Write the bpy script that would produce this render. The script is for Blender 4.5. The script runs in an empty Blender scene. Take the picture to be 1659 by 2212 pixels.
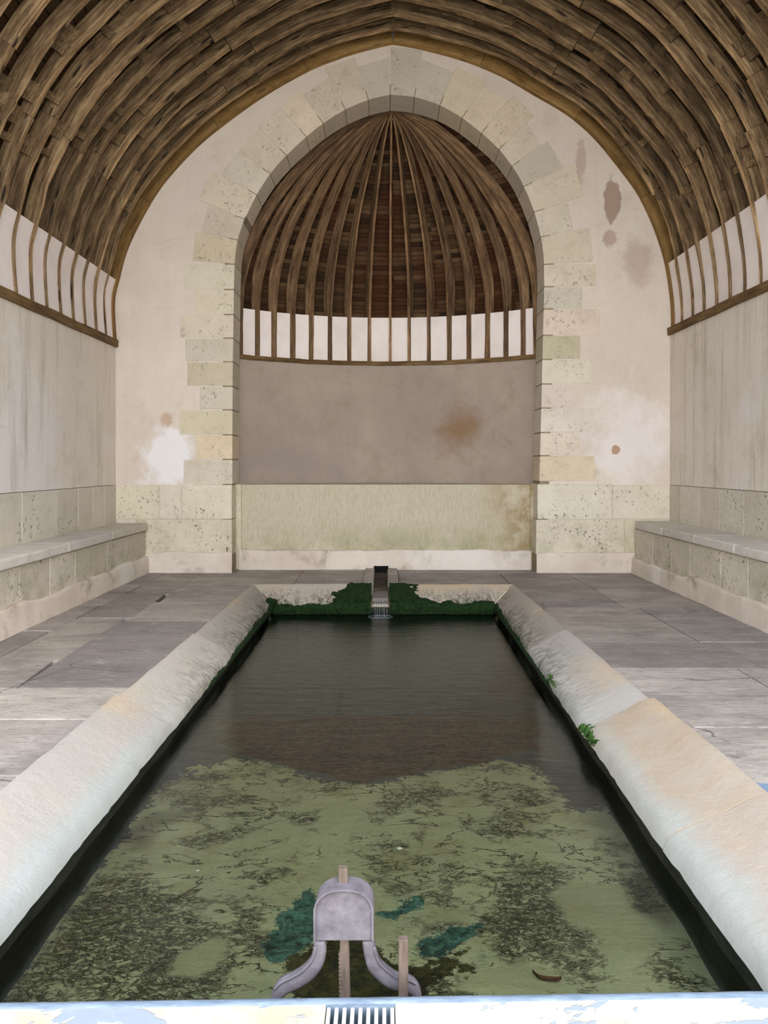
import bpy, bmesh, math, random
from mathutils import Vector, noise
random.seed(7)
S = bpy.context.scene
C = S.collection

# ------------------------------------------------------------------ camera, sky, exposure
H = 1.30            # eye height above the paving
F = 1660.0          # focal length in pixels of the 1659 wide frame
VX, VY = 832.0, 1003.0
D = 9.23            # distance to the arched wall
cam = bpy.data.cameras.new('camera'); co = bpy.data.objects.new('camera', cam); C.objects.link(co)
co.location = (0, 0, H); co.rotation_euler = (math.pi/2, 0, 0)
cam.sensor_fit = 'HORIZONTAL'; cam.sensor_width = 36; cam.lens = 36*F/1659
cam.shift_x = (829.5-VX)/1659; cam.shift_y = (VY-1106)/1659
cam.clip_start = .05; cam.clip_end = 200
S.camera = co
W = bpy.data.worlds.new('sky'); S.world = W; W.use_nodes = True
wn = W.node_tree; bg = wn.nodes['Background']
tc = wn.nodes.new('ShaderNodeTexCoord'); sx = wn.nodes.new('ShaderNodeSeparateXYZ'); wr = wn.nodes.new('ShaderNodeValToRGB')
wn.links.new(tc.outputs['Generated'], sx.inputs[0]); wn.links.new(sx.outputs['Z'], wr.inputs[0])
wr.color_ramp.elements[0].position = 0; wr.color_ramp.elements[0].color = (1.0, .97, .92, 1)
wr.color_ramp.elements[1].position = .8; wr.color_ramp.elements[1].color = (.66, .80, 1.0, 1)
wn.links.new(wr.outputs[0], bg.inputs[0]); bg.inputs[1].default_value = 2.3
sl = bpy.data.lights.new('sun', 'SUN'); so = bpy.data.objects.new('sun', sl); C.objects.link(so)
sl.energy = .5; sl.angle = math.radians(16); sl.color = (1, .93, .82)
so.rotation_euler = Vector((-.35, .62, -.75)).to_track_quat('-Z', 'Y').to_euler(); so.location = (3, -5, 8)
S.view_settings.view_transform = 'Standard'; S.view_settings.look = 'None'
S.view_settings.gamma = 1; S.view_settings.use_curve_mapping = False
S.view_settings.exposure = 1.45
S.cycles.max_bounces = 9; S.cycles.diffuse_bounces = 6; S.cycles.transparent_max_bounces = 12
S.cycles.use_denoising = True

# ------------------------------------------------------------------ helpers
def rgb(r, g, b):
    f = lambda c: (c/255/12.92) if c/255 <= .04045 else ((c/255+.055)/1.055)**2.4
    return (f(r), f(g), f(b), 1)
def wp(px, py):                      # a point of the arched wall's plane
    return ((px-VX)*D/F, H+(VY-py)*D/F)
def fl(px, py, z=0.0):               # a point of a level surface
    y = F*(H-z)/(py-VY); return ((px-VX)*y/F, y)
def nz(x, y, z=0.0, s=1.0): return noise.noise(Vector((x*s, y*s, z*s)))
def fbm(x, y, z=0.0, o=4): return noise.fractal(Vector((x, y, z)), .9, 2.1, o)

class MB:
    def __init__(s): s.v = []; s.f = []; s.t = []; s.uv = []
    def face(s, pts, tint=(1, 1, 1), uv=None):
        i = len(s.v); s.v += [tuple(p) for p in pts]; s.f.append(tuple(range(i, i+len(pts)))); s.t.append(tint); s.uv.append(uv)
    def solid(s, verts, faces, tint=(1, 1, 1)):
        i = len(s.v); s.v += [tuple(p) for p in verts]
        for f in faces: s.f.append(tuple(i+k for k in f)); s.t.append(tint); s.uv.append(None)
    def prism(s, poly, to3, a, b, tint=(1, 1, 1)):      # poly 2D, to3(u,v,w), from depth a to b
        n = len(poly); vs = [to3(u, v, a) for u, v in poly]+[to3(u, v, b) for u, v in poly]
        fs = [tuple(range(n))[::-1], tuple(range(n, 2*n))]+[(k, (k+1) % n, n+(k+1) % n, n+k) for k in range(n)]
        s.solid(vs, fs, tint)
    def box(s, x0, x1, y0, y1, z0, z1, tint=(1, 1, 1)):
        s.prism([(x0, y0), (x1, y0), (x1, y1), (x0, y1)], lambda u, v, w: (u, v, w), z0, z1, tint)
    def grid(s, fn, nu, nv, tint=(1, 1, 1), uvf=None):
        i = len(s.v)
        for a in range(nu+1):
            for b in range(nv+1): s.v.append(tuple(fn(a/nu, b/nv)))
        for a in range(nu):
            for b in range(nv):
                q = i+a*(nv+1)+b
                s.f.append((q, q+nv+1, q+nv+2, q+1)); s.t.append(tint)
                s.uv.append([uvf(a/nu, b/nv), uvf((a+1)/nu, b/nv), uvf((a+1)/nu, (b+1)/nv), uvf(a/nu, (b+1)/nv)] if uvf else None)
    def build(s, name, mat, parent=None, smooth=False, bevel=0, merge=False, fix=True):
        me = bpy.data.meshes.new(name); me.from_pydata(s.v, [], s.f)
        ca = me.attributes.new('tint', 'FLOAT_COLOR', 'CORNER'); uvl = me.uv_layers.new(name='UVMap')
        for p, t, u in zip(me.polygons, s.t, s.uv):
            for k, li in enumerate(p.loop_indices):
                ca.data[li].color = (*t, 1)
                if u: uvl.data[li].uv = u[k]
        if fix or merge:
            bm = bmesh.new(); bm.from_mesh(me)
            if merge: bmesh.ops.remove_doubles(bm, verts=bm.verts, dist=1e-4)
            if fix: bmesh.ops.recalc_face_normals(bm, faces=bm.faces)
            bm.to_mesh(me); bm.free()
        for p in me.polygons: p.use_smooth = smooth
        me.materials.append(mat)
        o = bpy.data.objects.new(name, me); C.objects.link(o)
        if parent: o.parent = parent
        if bevel:
            m = o.modifiers.new('edge', 'BEVEL'); m.width = bevel; m.segments = 2; m.limit_method = 'ANGLE'; m.angle_limit = math.radians(40)
        return o
def tag(o, label=None, cat=None, group=None, kind=None):
    if label: o['label'] = label
    if cat: o['category'] = cat
    if group: o['group'] = group
    if kind: o['kind'] = kind
    return o
def empty(name, loc, label, cat, group=None):
    o = bpy.data.objects.new(name, None); C.objects.link(o); o.location = loc; o.empty_display_size = .1
    return tag(o, label, cat, group)
def settle(o, par):                   # child mesh authored in world coordinates -> under its empty
    o.parent = par; o.matrix_parent_inverse.identity()
    off = Vector(par.location)
    if not o.get('_s'):
        for v in o.data.vertices: v.co -= off
    return o
def catmull(P, n):                    # resample a polyline smoothly with n points per span
    out = []
    for i in range(len(P)-1):
        p0 = P[i-1] if i else P[i]; p1 = P[i]; p2 = P[i+1]; p3 = P[i+2] if i+2 < len(P) else P[i+1]
        for k in range(n):
            t = k/n
            out.append(tuple(.5*(2*p1[j]+(p2[j]-p0[j])*t+(2*p0[j]-5*p1[j]+4*p2[j]-p3[j])*t*t+(3*p1[j]-p0[j]-3*p2[j]+p3[j])*t**3) for j in range(len(p1))))
    out.append(tuple(P[-1])); return out
def normals(P, side):
    out = []
    for i in range(len(P)):
        a = P[max(i-1, 0)]; b = P[min(i+1, len(P)-1)]
        dx, dz = b[0]-a[0], b[1]-a[1]; l = math.hypot(dx, dz) or 1
        out.append((-dz/l*side, dx/l*side))
    return out
def arclen(P):
    L = [0]
    for a, b in zip(P, P[1:]): L.append(L[-1]+math.dist(a, b))
    return L
ORD = ['first', 'second', 'third', 'fourth', 'fifth', 'sixth', 'seventh', 'eighth', 'ninth', 'tenth', 'eleventh', 'twelfth', 'thirteenth', 'fourteenth', 'fifteenth', 'sixteenth', 'seventeenth', 'eighteenth']

# ------------------------------------------------------------------ materials
class G:
    def __init__(s, name):
        s.m = bpy.data.materials.new(name); s.m.use_nodes = True; s.nt = s.m.node_tree; s.nt.nodes.clear()
        s.out = s.nt.nodes.new('ShaderNodeOutputMaterial'); s.tc = s.nt.nodes.new('ShaderNodeTexCoord')
    def n(s, t, **p):
        x = s.nt.nodes.new('ShaderNode'+t)
        for k, v in p.items(): setattr(x, k, v)
        return x
    def put(s, sock, v):
        if v is None: return
        if isinstance(v, bpy.types.NodeSocket): s.nt.links.new(v, sock)
        else: sock.default_value = v
    def co(s, scale=(1, 1, 1), src='Object', loc=(0, 0, 0), rot=(0, 0, 0)):
        m = s.n('Mapping'); s.nt.links.new(s.tc.outputs[src], m.inputs[0]); m.inputs['Scale'].default_value = scale
        m.inputs['Location'].default_value = loc; m.inputs['Rotation'].default_value = rot; return m.outputs[0]
    def noise(s, scale, detail=5, rough=.6, vec=None, dist=0, out=0):
        x = s.n('TexNoise'); x.inputs['Scale'].default_value = scale; x.inputs['Detail'].default_value = detail
        x.inputs['Roughness'].default_value = rough; x.inputs['Distortion'].default_value = dist
        s.put(x.inputs['Vector'], vec if vec is not None else s.tc.outputs['Object']); return x.outputs[out]
    def vor(s, scale, vec=None, feature='F1', out='Distance', rnd=1):
        x = s.n('TexVoronoi', feature=feature); x.inputs['Scale'].default_value = scale; x.inputs['Randomness'].default_value = rnd
        s.put(x.inputs['Vector'], vec if vec is not None else s.tc.outputs['Object']); return x.outputs[out]
    def rng(s, v, a, b, c=0.0, d=1.0):
        x = s.n('MapRange'); s.put(x.inputs[0], v)
        for i, q in zip((1, 2, 3, 4), (a, b, c, d)): s.put(x.inputs[i], q)
        return x.outputs[0]
    def ramp(s, v, stops):
        x = s.n('ValToRGB'); s.put(x.inputs[0], v); e = x.color_ramp.elements
        while len(e) < len(stops): e.new(.5)
        for q, (p, c) in zip(e, stops): q.position = p; q.color = c
        return x.outputs[0]
    def mix(s, f, a, b, mode='MIX'):
        x = s.n('Mix', data_type='RGBA', blend_type=mode); s.put(x.inputs['Factor'], f); s.put(x.inputs[6], a); s.put(x.inputs[7], b); return x.outputs[2]
    def math(s, op, a, b=None, clamp=False):
        x = s.n('Math', operation=op, use_clamp=clamp); s.put(x.inputs[0], a); s.put(x.inputs[1], b); return x.outputs[0]
    def attr(s, name, out='Color'): return s.n('Attribute', attribute_name=name).outputs[out]
    def sep(s, v):
        x = s.n('SeparateXYZ'); s.put(x.inputs[0], v); return x.outputs
    def end(s, col, rough=.9, h=None, bs=.4, bd=.01, spec=.3, extra=None):
        b = s.n('BsdfPrincipled'); s.put(b.inputs['Base Color'], col); s.put(b.inputs['Roughness'], rough); b.inputs['Specular IOR Level'].default_value = spec
        if h is not None:
            bp = s.n('Bump'); bp.inputs['Strength'].default_value = bs; bp.inputs['Distance'].default_value = bd; s.put(bp.inputs['Height'], h)
            s.nt.links.new(bp.outputs[0], b.inputs['Normal'])
        s.nt.links.new(b.outputs[0], s.out.inputs[0]); return s.m

def spot(g, x, z, rx, rz, nsc=5, namp=.8, e0=1.0, e1=.8):      # a ragged patch on an upright surface
    o = g.sep(g.tc.outputs['Object'])
    dx = g.math('DIVIDE', g.math('SUBTRACT', o[0], x), rx); dz = g.math('DIVIDE', g.math('SUBTRACT', o[2], z), rz)
    d = g.math('SQRT', g.math('ADD', g.math('MULTIPLY', dx, dx), g.math('MULTIPLY', dz, dz)))
    d = g.math('ADD', d, g.math('MULTIPLY', g.math('SUBTRACT', g.noise(nsc, 6, .65), .5), namp*2))
    return g.rng(d, e0, e1)
def plaster_mat(name, a, b, stain, amt=.5, streak=0.0, white=None, streakcol=(150, 148, 125), spots=()):
    g = G(name)
    c = g.mix(g.rng(g.noise(.9, 6, .65), .35, .68), rgb(*a), rgb(*b))
    c = g.mix(g.math('MULTIPLY', g.rng(g.noise(2.3, 9, .72, dist=.4), .54, .78), amt), c, rgb(*stain))
    if white: c = g.mix(g.math('MULTIPLY', g.rng(g.noise(.55, 5, .6, vec=g.co(loc=(3.1, 1.2, 7.7))), .52, .6), .6), c, rgb(*white))
    c = g.mix(g.math('MULTIPLY', g.rng(g.noise(38, 6, .75), .58, .74), .35*amt+.1), c, rgb(128, 112, 92))
    if streak:
        st = g.noise(1, 6, .65, vec=g.co((7, 7, .55)))
        c = g.mix(g.math('MULTIPLY', g.rng(st, .5, .72), streak), c, rgb(*streakcol))
    for x_, z_, rx, rz, col_, am, soft in spots:
        c = g.mix(g.math('MULTIPLY', spot(g, x_, z_, rx, rz, (2.6 if rx > .3 else 5) if rx > .1 else 14, 1.3 if rx > .3 else .8, 1.0, soft), am), c, rgb(*col_))
    crack = g.vor(.8, vec=g.mix(.12, g.tc.outputs['Object'], g.noise(3, 5, .7, out=1)), feature='DISTANCE_TO_EDGE')
    cm = g.math('MULTIPLY', g.rng(crack, 0, .0045, 1, 0), g.rng(g.noise(1.3, 3), .56, .66))
    c = g.mix(g.math('MULTIPLY', cm, .35), c, rgb(120, 100, 80))
    h = g.math('ADD', g.noise(14, 8, .7), g.math('MULTIPLY', g.noise(2.2, 3), 1.2))
    return g.end(c, .93, h, .45, .02, .2)
def stone_mat(name, dark=(150, 140, 112), pit=.4, green=0.0, spec=.2, wet=None):
    g = G(name)
    t = g.attr('tint')
    c = g.mix(g.rng(g.noise(3.5, 8, .7), .3, .75), t, g.mix(.3, t, rgb(*dark)))
    c = g.mix(g.math('MULTIPLY', g.rng(g.noise(7, 9, .75, dist=.6), .56, .7), .45), c, rgb(*dark))
    p = g.rng(g.noise(60, 5, .7), .60, .70)
    p = g.math('MULTIPLY', p, g.rng(g.noise(3, 3), .42, .62))
    c = g.mix(g.math('MULTIPLY', p, pit*1.6), c, rgb(95, 85, 62))
    if green:
        z = g.sep(g.tc.outputs['Object'])[2]
        gm = g.math('MULTIPLY', g.rng(z, .75, .2), g.rng(g.noise(4, 7, .7), .45, .62))
        c = g.mix(g.math('MULTIPLY', gm, green), c, rgb(112, 112, 66))
    p2 = g.math('MULTIPLY', g.rng(g.noise(24, 6, .72), .585, .62), g.rng(g.noise(2.2, 3, vec=g.co(loc=(4, 0, 2))), .46, .6))
    c = g.mix(g.math('MULTIPLY', p2, pit), c, rgb(84, 74, 54)); p = g.math('MAXIMUM', p, p2)
    h = g.math('SUBTRACT', g.math('ADD', g.noise(20, 8, .7), g.noise(4, 3)), g.math('MULTIPLY', p, .8))
    return g.end(c, .9, h, .45, .015, spec)

M_PL = plaster_mat('wall_plaster_warm', (220, 209, 196), (208, 195, 183), (186, 162, 138), .5, .14, (216, 200, 194), (190, 170, 150), [
    (-2.62, 1.40, .40, .44, (234, 231, 232), .9, .55), (-2.05, 1.50, .28, .16, (236, 234, 236), .0, .9), (2.95, 1.62, .66, .62, (230, 223, 221), .8, .4),
    (2.73, 4.50, .11, .30, (158, 132, 116), .85, .85), (2.70, 4.02, .10, .12, (168, 140, 124), .7, .7), (3.05, 3.75, .22, .35, (172, 150, 136), .55, .5),
    (2.35, 4.95, .07, .30, (180, 158, 142), .7, .7), (2.77, 1.47, .055, .06, (176, 138, 108), .9, .8), (-2.62, 1.83, .09, .12, (190, 160, 132), .8, .5), (2.5, 1.20, .12, .10, (180, 150, 122), .5, .4), (-2.2, 2.6, .5, .7, (222, 212, 200), .5, .2)])
M_PS = plaster_mat('wall_plaster_streaked', (224, 214, 203), (212, 203, 191), (180, 168, 142), .6, .6, (228, 222, 222), (158, 152, 130))
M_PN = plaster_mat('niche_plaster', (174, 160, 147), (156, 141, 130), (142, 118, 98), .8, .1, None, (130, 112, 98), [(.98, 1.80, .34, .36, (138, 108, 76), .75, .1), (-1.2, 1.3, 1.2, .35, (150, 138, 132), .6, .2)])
M_FOOT = plaster_mat('footing_plaster', (220, 208, 196), (192, 176, 161), (134, 114, 96), 1.1, .1, (230, 224, 216))
M_ST = stone_mat('limestone_blocks', (158, 144, 120), .5)
M_STG = stone_mat('limestone_base_blocks', (160, 146, 122), .9, .4)

def cove_mat():
    g = G('white_plaster_cove')
    c = g.mix(g.rng(g.noise(2, 5), .4, .7), rgb(240, 230, 226), rgb(226, 214, 208))
    c = g.mix(g.rng(g.noise(30, 3), .73, .76), c, rgb(130, 110, 95))
    return g.end(c, .9, g.noise(12, 5), .2, .01)
M_COVE = cove_mat()
M_BSEAT = stone_mat('bench_seat_stone', (140, 128, 118), .3)

def wood_mat(name, lo, mid, hi, su=1.2, sv=26, holes=.0, red=None, rough=.8):
    g = G(name)
    uv = g.co((su, sv, 1), 'UV')
    n1 = g.noise(1, 8, .68, vec=uv, dist=.5)
    n2 = g.noise(1.4, 6, .7, vec=g.co((2.2, 6, 1), 'UV', (3, 1, 0)))
    c = g.ramp(g.math('ADD', g.math('MULTIPLY', n1, .6), g.math('MULTIPLY', n2, .55)), [(.43, rgb(*lo)), (.57, rgb(*mid)), (.74, rgb(*hi))])
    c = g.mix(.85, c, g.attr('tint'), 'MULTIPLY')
    if red: c = g.mix(g.math('MULTIPLY', g.rng(g.noise(1.3, 3, vec=g.co((1, 1, .5), 'Object', (5, 2, 1))), .48, .6), .6), c, rgb(*red))
    h = n1
    if holes:
        hv = g.vor(1, vec=g.co((2.6, 9.5, 1), 'UV'))
        hn = g.math('ADD', hv, g.math('MULTIPLY', g.noise(3, 4, .7, vec=g.co((2.6, 9.5, 1), 'UV')), .35))
        hm = g.rng(hn, .40, .34)
        gate = g.rng(g.noise(1.1, 2, vec=g.co((1.4, 5, 1), 'UV')), .47, .53)
        hm = g.math('MULTIPLY', hm, gate)
        cr = g.math('MULTIPLY', g.rng(g.noise(1, 6, .75, vec=g.co((3.2, 34, 1), 'UV', (9, 3, 0))), .60, .66), .8)
        hm = g.math('MAXIMUM', hm, cr)
        c = g.mix(g.math('MULTIPLY', hm, holes), c, rgb(28, 21, 15))
        h = g.math('SUBTRACT', n1, hm)
    return g.end(c, rough, h, .6, .012, .2)
M_RIB = wood_mat('weathered_rib_timber', (56, 43, 30), (122, 99, 72), (184, 158, 122), holes=.9)
M_WALLRIB = wood_mat('ochre_wall_rib_timber', (96, 72, 38), (140, 109, 64), (166, 136, 88), su=.6, sv=9, holes=.5)
M_DRIB = wood_mat('half_dome_rib_timber', (58, 43, 30), (116, 91, 66), (166, 136, 104), sv=30, holes=.35)
M_PLATE = wood_mat('wall_plate_timber', (60, 44, 26), (104, 80, 50), (140, 114, 78), su=1, sv=12, holes=.5)

def board_mat(name, pitch, lo, mid, hi, red):
    g = G(name)
    x, y, z = g.sep(g.tc.outputs['UV'])[:3]
    yy = g.math('ADD', y, g.math('MULTIPLY', g.noise(3, 2, vec=g.co((1, 1, 1), 'UV')), pitch*.25))
    k = g.math('DIVIDE', yy, pitch); cell = g.math('FLOOR', k); fr = g.math('FRACT', k)
    cb = g.n('CombineXYZ'); g.put(cb.inputs[0], cell); g.put(cb.inputs[1], g.math('FLOOR', g.math('MULTIPLY', x, 2.3)))
    wnz = g.n('TexWhiteNoise'); g.nt.links.new(cb.outputs[0], wnz.inputs[0])
    gr = g.noise(1, 6, .7, vec=g.co((5, 60, 1), 'UV'))
    v = g.math('ADD', g.math('MULTIPLY', wnz.outputs[0], .45), g.math('MULTIPLY', gr, .55))
    c = g.ramp(v, [(.2, rgb(*lo)), (.5, rgb(*mid)), (.8, rgb(*hi))])
    c = g.mix(g.math('MULTIPLY', g.rng(g.noise(1.6, 3, vec=g.co((1, .5, 1), 'UV')), .47, .57), .65), c, rgb(*red))
    gap = g.rng(fr, .06, .13, 1, 0)
    gap = g.math('MULTIPLY', gap, g.rng(g.noise(5, 3), .38, .5))
    c = g.mix(g.math('MULTIPLY', gap, .9), c, rgb(22, 15, 10))
    h = g.math('SUBTRACT', g.math('ADD', g.math('MULTIPLY', wnz.outputs[0], .5), g.math('MULTIPLY', fr, .6)), gap)
    return g.end(c, .85, h, .7, .015, .15)
M_BOARD = board_mat('vault_boarding', .14, (34, 25, 17), (64, 49, 33), (96, 77, 54), (68, 47, 28))
M_DBOARD = board_mat('half_dome_boarding', .05, (30, 21, 13), (68, 49, 32), (112, 87, 60), (72, 38, 18))

def floor_mat():
    g = G('worn_paving_stone')
    t = g.attr('tint')
    v = g.co((1, 1, 1))
    st = g.noise(1, 8, .7, vec=g.co((2.2, 7, 2)))
    c = g.mix(g.rng(st, .35, .7), t, g.mix(.5, t, rgb(100, 94, 92)))
    c = g.mix(g.math('MULTIPLY', g.rng(g.noise(5, 8, .75, vec=g.co((1, 2.5, 1))), .56, .66), .4), c, rgb(212, 204, 196))
    c = g.mix(g.math('MULTIPLY', g.rng(g.noise(22, 7, .78, vec=g.co((.6, 2, 1))), .54, .64), .65), c, rgb(84, 78, 74))
    c = g.mix(g.math('MULTIPLY', g.rng(g.noise(1.3, 6, .7, vec=g.co((1, 1.6, 1), loc=(7, 2, 0))), .48, .62), .45), c, rgb(104, 97, 92))
    cr = g.vor(.9, vec=g.mix(.15, g.tc.outputs['Object'], g.noise(2.5, 6, .7, out=1)), feature='DISTANCE_TO_EDGE')
    c = g.mix(g.math('MULTIPLY', g.rng(cr, 0, .006, 1, 0), g.math('MULTIPLY', g.rng(g.noise(.8, 2), .52, .58), .8)), c, rgb(50, 45, 40))
    r = g.rng(g.noise(2.5, 5), .4, .65, .42, .72)
    h = g.math('ADD', g.noise(9, 8, .7, vec=g.co((1, 2.4, 1))), g.math('MULTIPLY', st, .8))
    return g.end(c, r, h, .5, .02, .35)
M_FL = floor_mat()

def rim_mat(name, axis):             # axis: direction the slab slopes along (0 = x, 1 = y)
    g = G(name)
    t = g.attr('tint')
    sc = (13, 38, 13) if axis == 0 else (38, 13, 13)
    hair = g.noise(1, 5, .7, vec=g.co(sc), dist=.8)
    uv = g.sep(g.tc.outputs['UV'])
    low = g.rng(uv[1], .15, .85)     # 0 at the paving, 1 at the lip
    c = g.mix(g.rng(g.noise(2.4, 7, .65), .4, .7), t, g.mix(.5, t, rgb(176, 170, 160)))
    c = g.mix(g.math('MULTIPLY', g.math('MULTIPLY', g.rng(g.noise(1.2, 4, .6, vec=g.co(loc=(2, 3, 1))), .5, .62), g.rng(uv[1], .0, .75, 1, 0)), .55), c, rgb(196, 168, 132))
    y = g.sep(g.tc.outputs['Object'])[1]
    damp = g.math('ADD', g.rng(y, 3.9, 6.2, .06, 1.0), 0)
    hm = g.math('MULTIPLY', g.math('MULTIPLY', g.rng(hair, .42, .58), g.rng(g.noise(2.2, 5, .65), .30, .5)), g.math('MULTIPLY', low, damp))
    c = g.mix(g.math('MULTIPLY', hm, .95), c, rgb(66, 66, 50))
    gm = g.math('MULTIPLY', g.rng(uv[1], g.rng(g.noise(2.2, 5, .7), .3, .7, 1.12, .72), 1.12, 0, 1), g.rng(y, 3.9, 5.8, .0, 1.0))
    c = g.mix(gm, c, rgb(38, 66, 30))
    c = g.mix(g.math('MULTIPLY', g.rng(g.noise(70, 4, .7), .6, .7), .4), c, rgb(110, 102, 88))
    lipb = g.math('MULTIPLY', g.rng(g.math('ADD', uv[1], g.math('MULTIPLY', g.math('SUBTRACT', g.noise(3, 5, .6), .5), .5)), .62, .82), g.rng(y, 5.0, 3.4))
    c = g.mix(g.math('MULTIPLY', lipb, .5), c, rgb(160, 170, 166))
    h = g.math('ADD', g.noise(16, 8, .72), g.noise(3, 3))
    return g.end(c, .82, h, .5, .015, .25)
M_RIM = rim_mat('washing_stone_side', 0); M_RIMB = rim_mat('washing_stone_back', 1)

def simple(name, a, b, scale=6, rough=.9, bs=.5, bd=.02, detail=8, vec=None, spec=.2):
    g = G(name); n = g.noise(scale, detail, .7, vec=g.co(vec) if vec else None)
    return g.end(g.mix(g.rng(n, .35, .68), rgb(*a), rgb(*b)), rough, n, bs, bd, spec)
M_PW = simple('wet_pool_wall', (16, 20, 13), (44, 46, 34), 5, .5, .5, .02, vec=(1, 1, 4))
M_MOSS = simple('green_moss', (10, 24, 8), (38, 64, 26), 28, .95, 1, .02)
M_EARTH = simple('earth_bedding', (48, 42, 34), (80, 72, 58), 8)
M_LEAF = simple('fern_leaf', (34, 62, 20), (64, 98, 40), 20, .6, .1)
M_MORT = simple('old_lime_mortar', (120, 106, 86), (164, 150, 128), 12)
M_OUT = simple('outdoor_gravel', (176, 168, 152), (206, 198, 182), 12)
M_GREYWOOD = simple('silvered_wood', (84, 70, 60), (120, 104, 93), 14, .85, .5, .006, vec=(6, 6, .8))
M_HOOD = simple('weathered_grey_zinc', (84, 78, 82), (116, 109, 113), 16, .75, .25, .004)
M_SILL = simple('mossy_sill', (40, 38, 20), (86, 84, 46), 14, .8)
M_BAR = simple('white_painted_bar', (182, 192, 186), (208, 214, 210), 20, .5, .1, .003)
M_TWIG = simple('drowned_twig', (58, 36, 18), (92, 62, 36), 20)
M_PEB = simple('white_pebble', (196, 200, 180), (226, 228, 214), 20)
def curb_mat():
    g = G('whitewashed_curb')
    c = g.mix(g.rng(g.noise(3, 6, .65), .42, .62), rgb(206, 196, 178), rgb(186, 168, 140))
    m = g.rng(g.noise(4.5, 5, .6, vec=g.co((1, 1.6, 1), loc=(.3, 0, 0)), dist=.6), .55, .57)
    c = g.mix(g.math('MULTIPLY', m, .8), c, rgb(128, 142, 160))
    c = g.mix(g.rng(g.noise(40, 5, .7), .66, .72), c, rgb(120, 116, 108))
    return g.end(c, .6, g.math('ADD', g.noise(20, 6), m), .35, .006, .3)
M_CURB = curb_mat()
M_LIPB = simple('blue_grey_curb_nosing', (92, 104, 118), (128, 139, 150), 9, .6, .3, .006, vec=(1, 5, 1))

def pool_floor_mat():
    g = G('algae_covered_pool_floor')
    a = g.attr('mask'); r, gg, b = g.sep(a)[:3]
    a2 = g.attr('mask2'); dk, sm, cr = g.sep(a2)[:3]
    sm = g.math('ADD', sm, g.math('MULTIPLY', g.math('SUBTRACT', g.noise(7, 6, .7), .5), 1.6))
    fine = g.noise(26, 8, .75); med = g.noise(9, 8, .72); big = g.noise(2.2, 6, .65)
    flat = g.noise(1, 7, .7, vec=g.co((7, 16, 5)))
    # bare wet slabs
    bare = g.mix(g.rng(flat, .35, .7), rgb(62, 66, 60), rgb(96, 98, 88))
    bare = g.mix(g.math('MULTIPLY', g.rng(big, .45, .65), .5), bare, rgb(88, 84, 62))
    # algae
    al = g.mix(g.rng(big, .35, .7), rgb(172, 172, 130), rgb(154, 156, 120))
    al = g.mix(g.math('MULTIPLY', g.rng(g.noise(3.2, 6, .7, vec=g.co(loc=(4, 4, 0))), .5, .66), .6), al, rgb(124, 116, 68))
    al = g.mix(g.math('MULTIPLY', g.rng(fine, .35, .65), .35), al, rgb(176, 174, 128))
    rid = lambda sc, w, ve, lo: g.rng(g.math('ABSOLUTE', g.math('SUBTRACT', g.noise(1, 7, .62, vec=g.co(ve, loc=lo), dist=.5), .5)), 0, w, 1, 0)
    crk = g.vor(17, vec=g.mix(.1, g.co((1, 1.5, 1)), g.noise(10, 5, .7, out=1)), feature='DISTANCE_TO_EDGE')
    gate = g.math('ADD', g.noise(3.4, 6, .7, vec=g.co(loc=(1, 8, 0))), g.math('MULTIPLY', cr, .20))
    ck = g.math('MULTIPLY', g.math('MAXIMUM', rid(1, .034, (9, 14, 5), (0, 0, 0)), rid(1, .045, (21, 32, 5), (3, 3, 0))), g.rng(gate, .53, .62))
    ck = g.math('MAXIMUM', ck, g.math('MULTIPLY', rid(1, .010, (2.6, 4.2, 3), (5, 1, 0)), g.rng(g.noise(2, 3), .47, .53)))
    crust = g.math('MULTIPLY', g.rng(g.noise(48, 5, .7, vec=g.co((1, 1.5, 1))), .50, .60), g.rng(gate, .60, .74))
    ck = g.math('MAXIMUM', ck, g.math('MULTIPLY', crust, .75))
    crk2 = g.rng(g.noise(1, 8, .78, vec=g.co((13, 30, 5)), dist=.9), .60, .66)
    crk2 = g.math('MULTIPLY', crk2, g.rng(g.math('ADD', g.noise(2.4, 4), g.math('MULTIPLY', cr, .15)), .47, .56))
    ck = g.math('MAXIMUM', ck, crk2)
    ck = g.math('MULTIPLY', ck, g.rng(sm, .3, .6, 1, .06))
    al = g.mix(g.math('MULTIPLY', ck, .96), al, rgb(26, 30, 12))
    al = g.mix(g.math('MULTIPLY', g.rng(sm, .35, .6), .6), al, rgb(150, 148, 108))
    edge = g.math('ADD', g.math('MULTIPLY', g.math('SUBTRACT', med, .5), 1.9), g.math('MULTIPLY', g.math('SUBTRACT', fine, .5), 1.3))
    c = g.mix(g.rng(g.math('ADD', r, edge), .46, .54), bare, al)
    br = g.mix(g.rng(fine, .4, .6), rgb(62, 48, 30), rgb(98, 80, 52))
    br = g.mix(g.rng(g.noise(30, 4, .7, vec=g.co((.5, 1.6, 1))), .62, .68), br, rgb(140, 128, 88))
    c = g.mix(g.rng(g.math('ADD', gg, edge), .46, .56), c, br)
    te = g.mix(g.rng(fine, .4, .6), rgb(28, 58, 48), rgb(84, 126, 108))
    c = g.mix(g.rng(g.math('ADD', b, edge), .47, .53), c, te)
    dkc = g.mix(g.rng(fine, .4, .62), rgb(28, 28, 14), rgb(74, 72, 34))
    c = g.mix(g.rng(g.math('ADD', dk, edge), .47, .55), c, dkc)
    tint = g.attr('tint')
    c = g.mix(1, c, tint, 'MULTIPLY')
    h = g.math('ADD', g.math('ADD', g.math('MULTIPLY', med, .8), g.math('MULTIPLY', fine, .5)), g.math('MULTIPLY', ck, -.9))
    return g.end(c, .85, h, .9, .03, .2)
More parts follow.
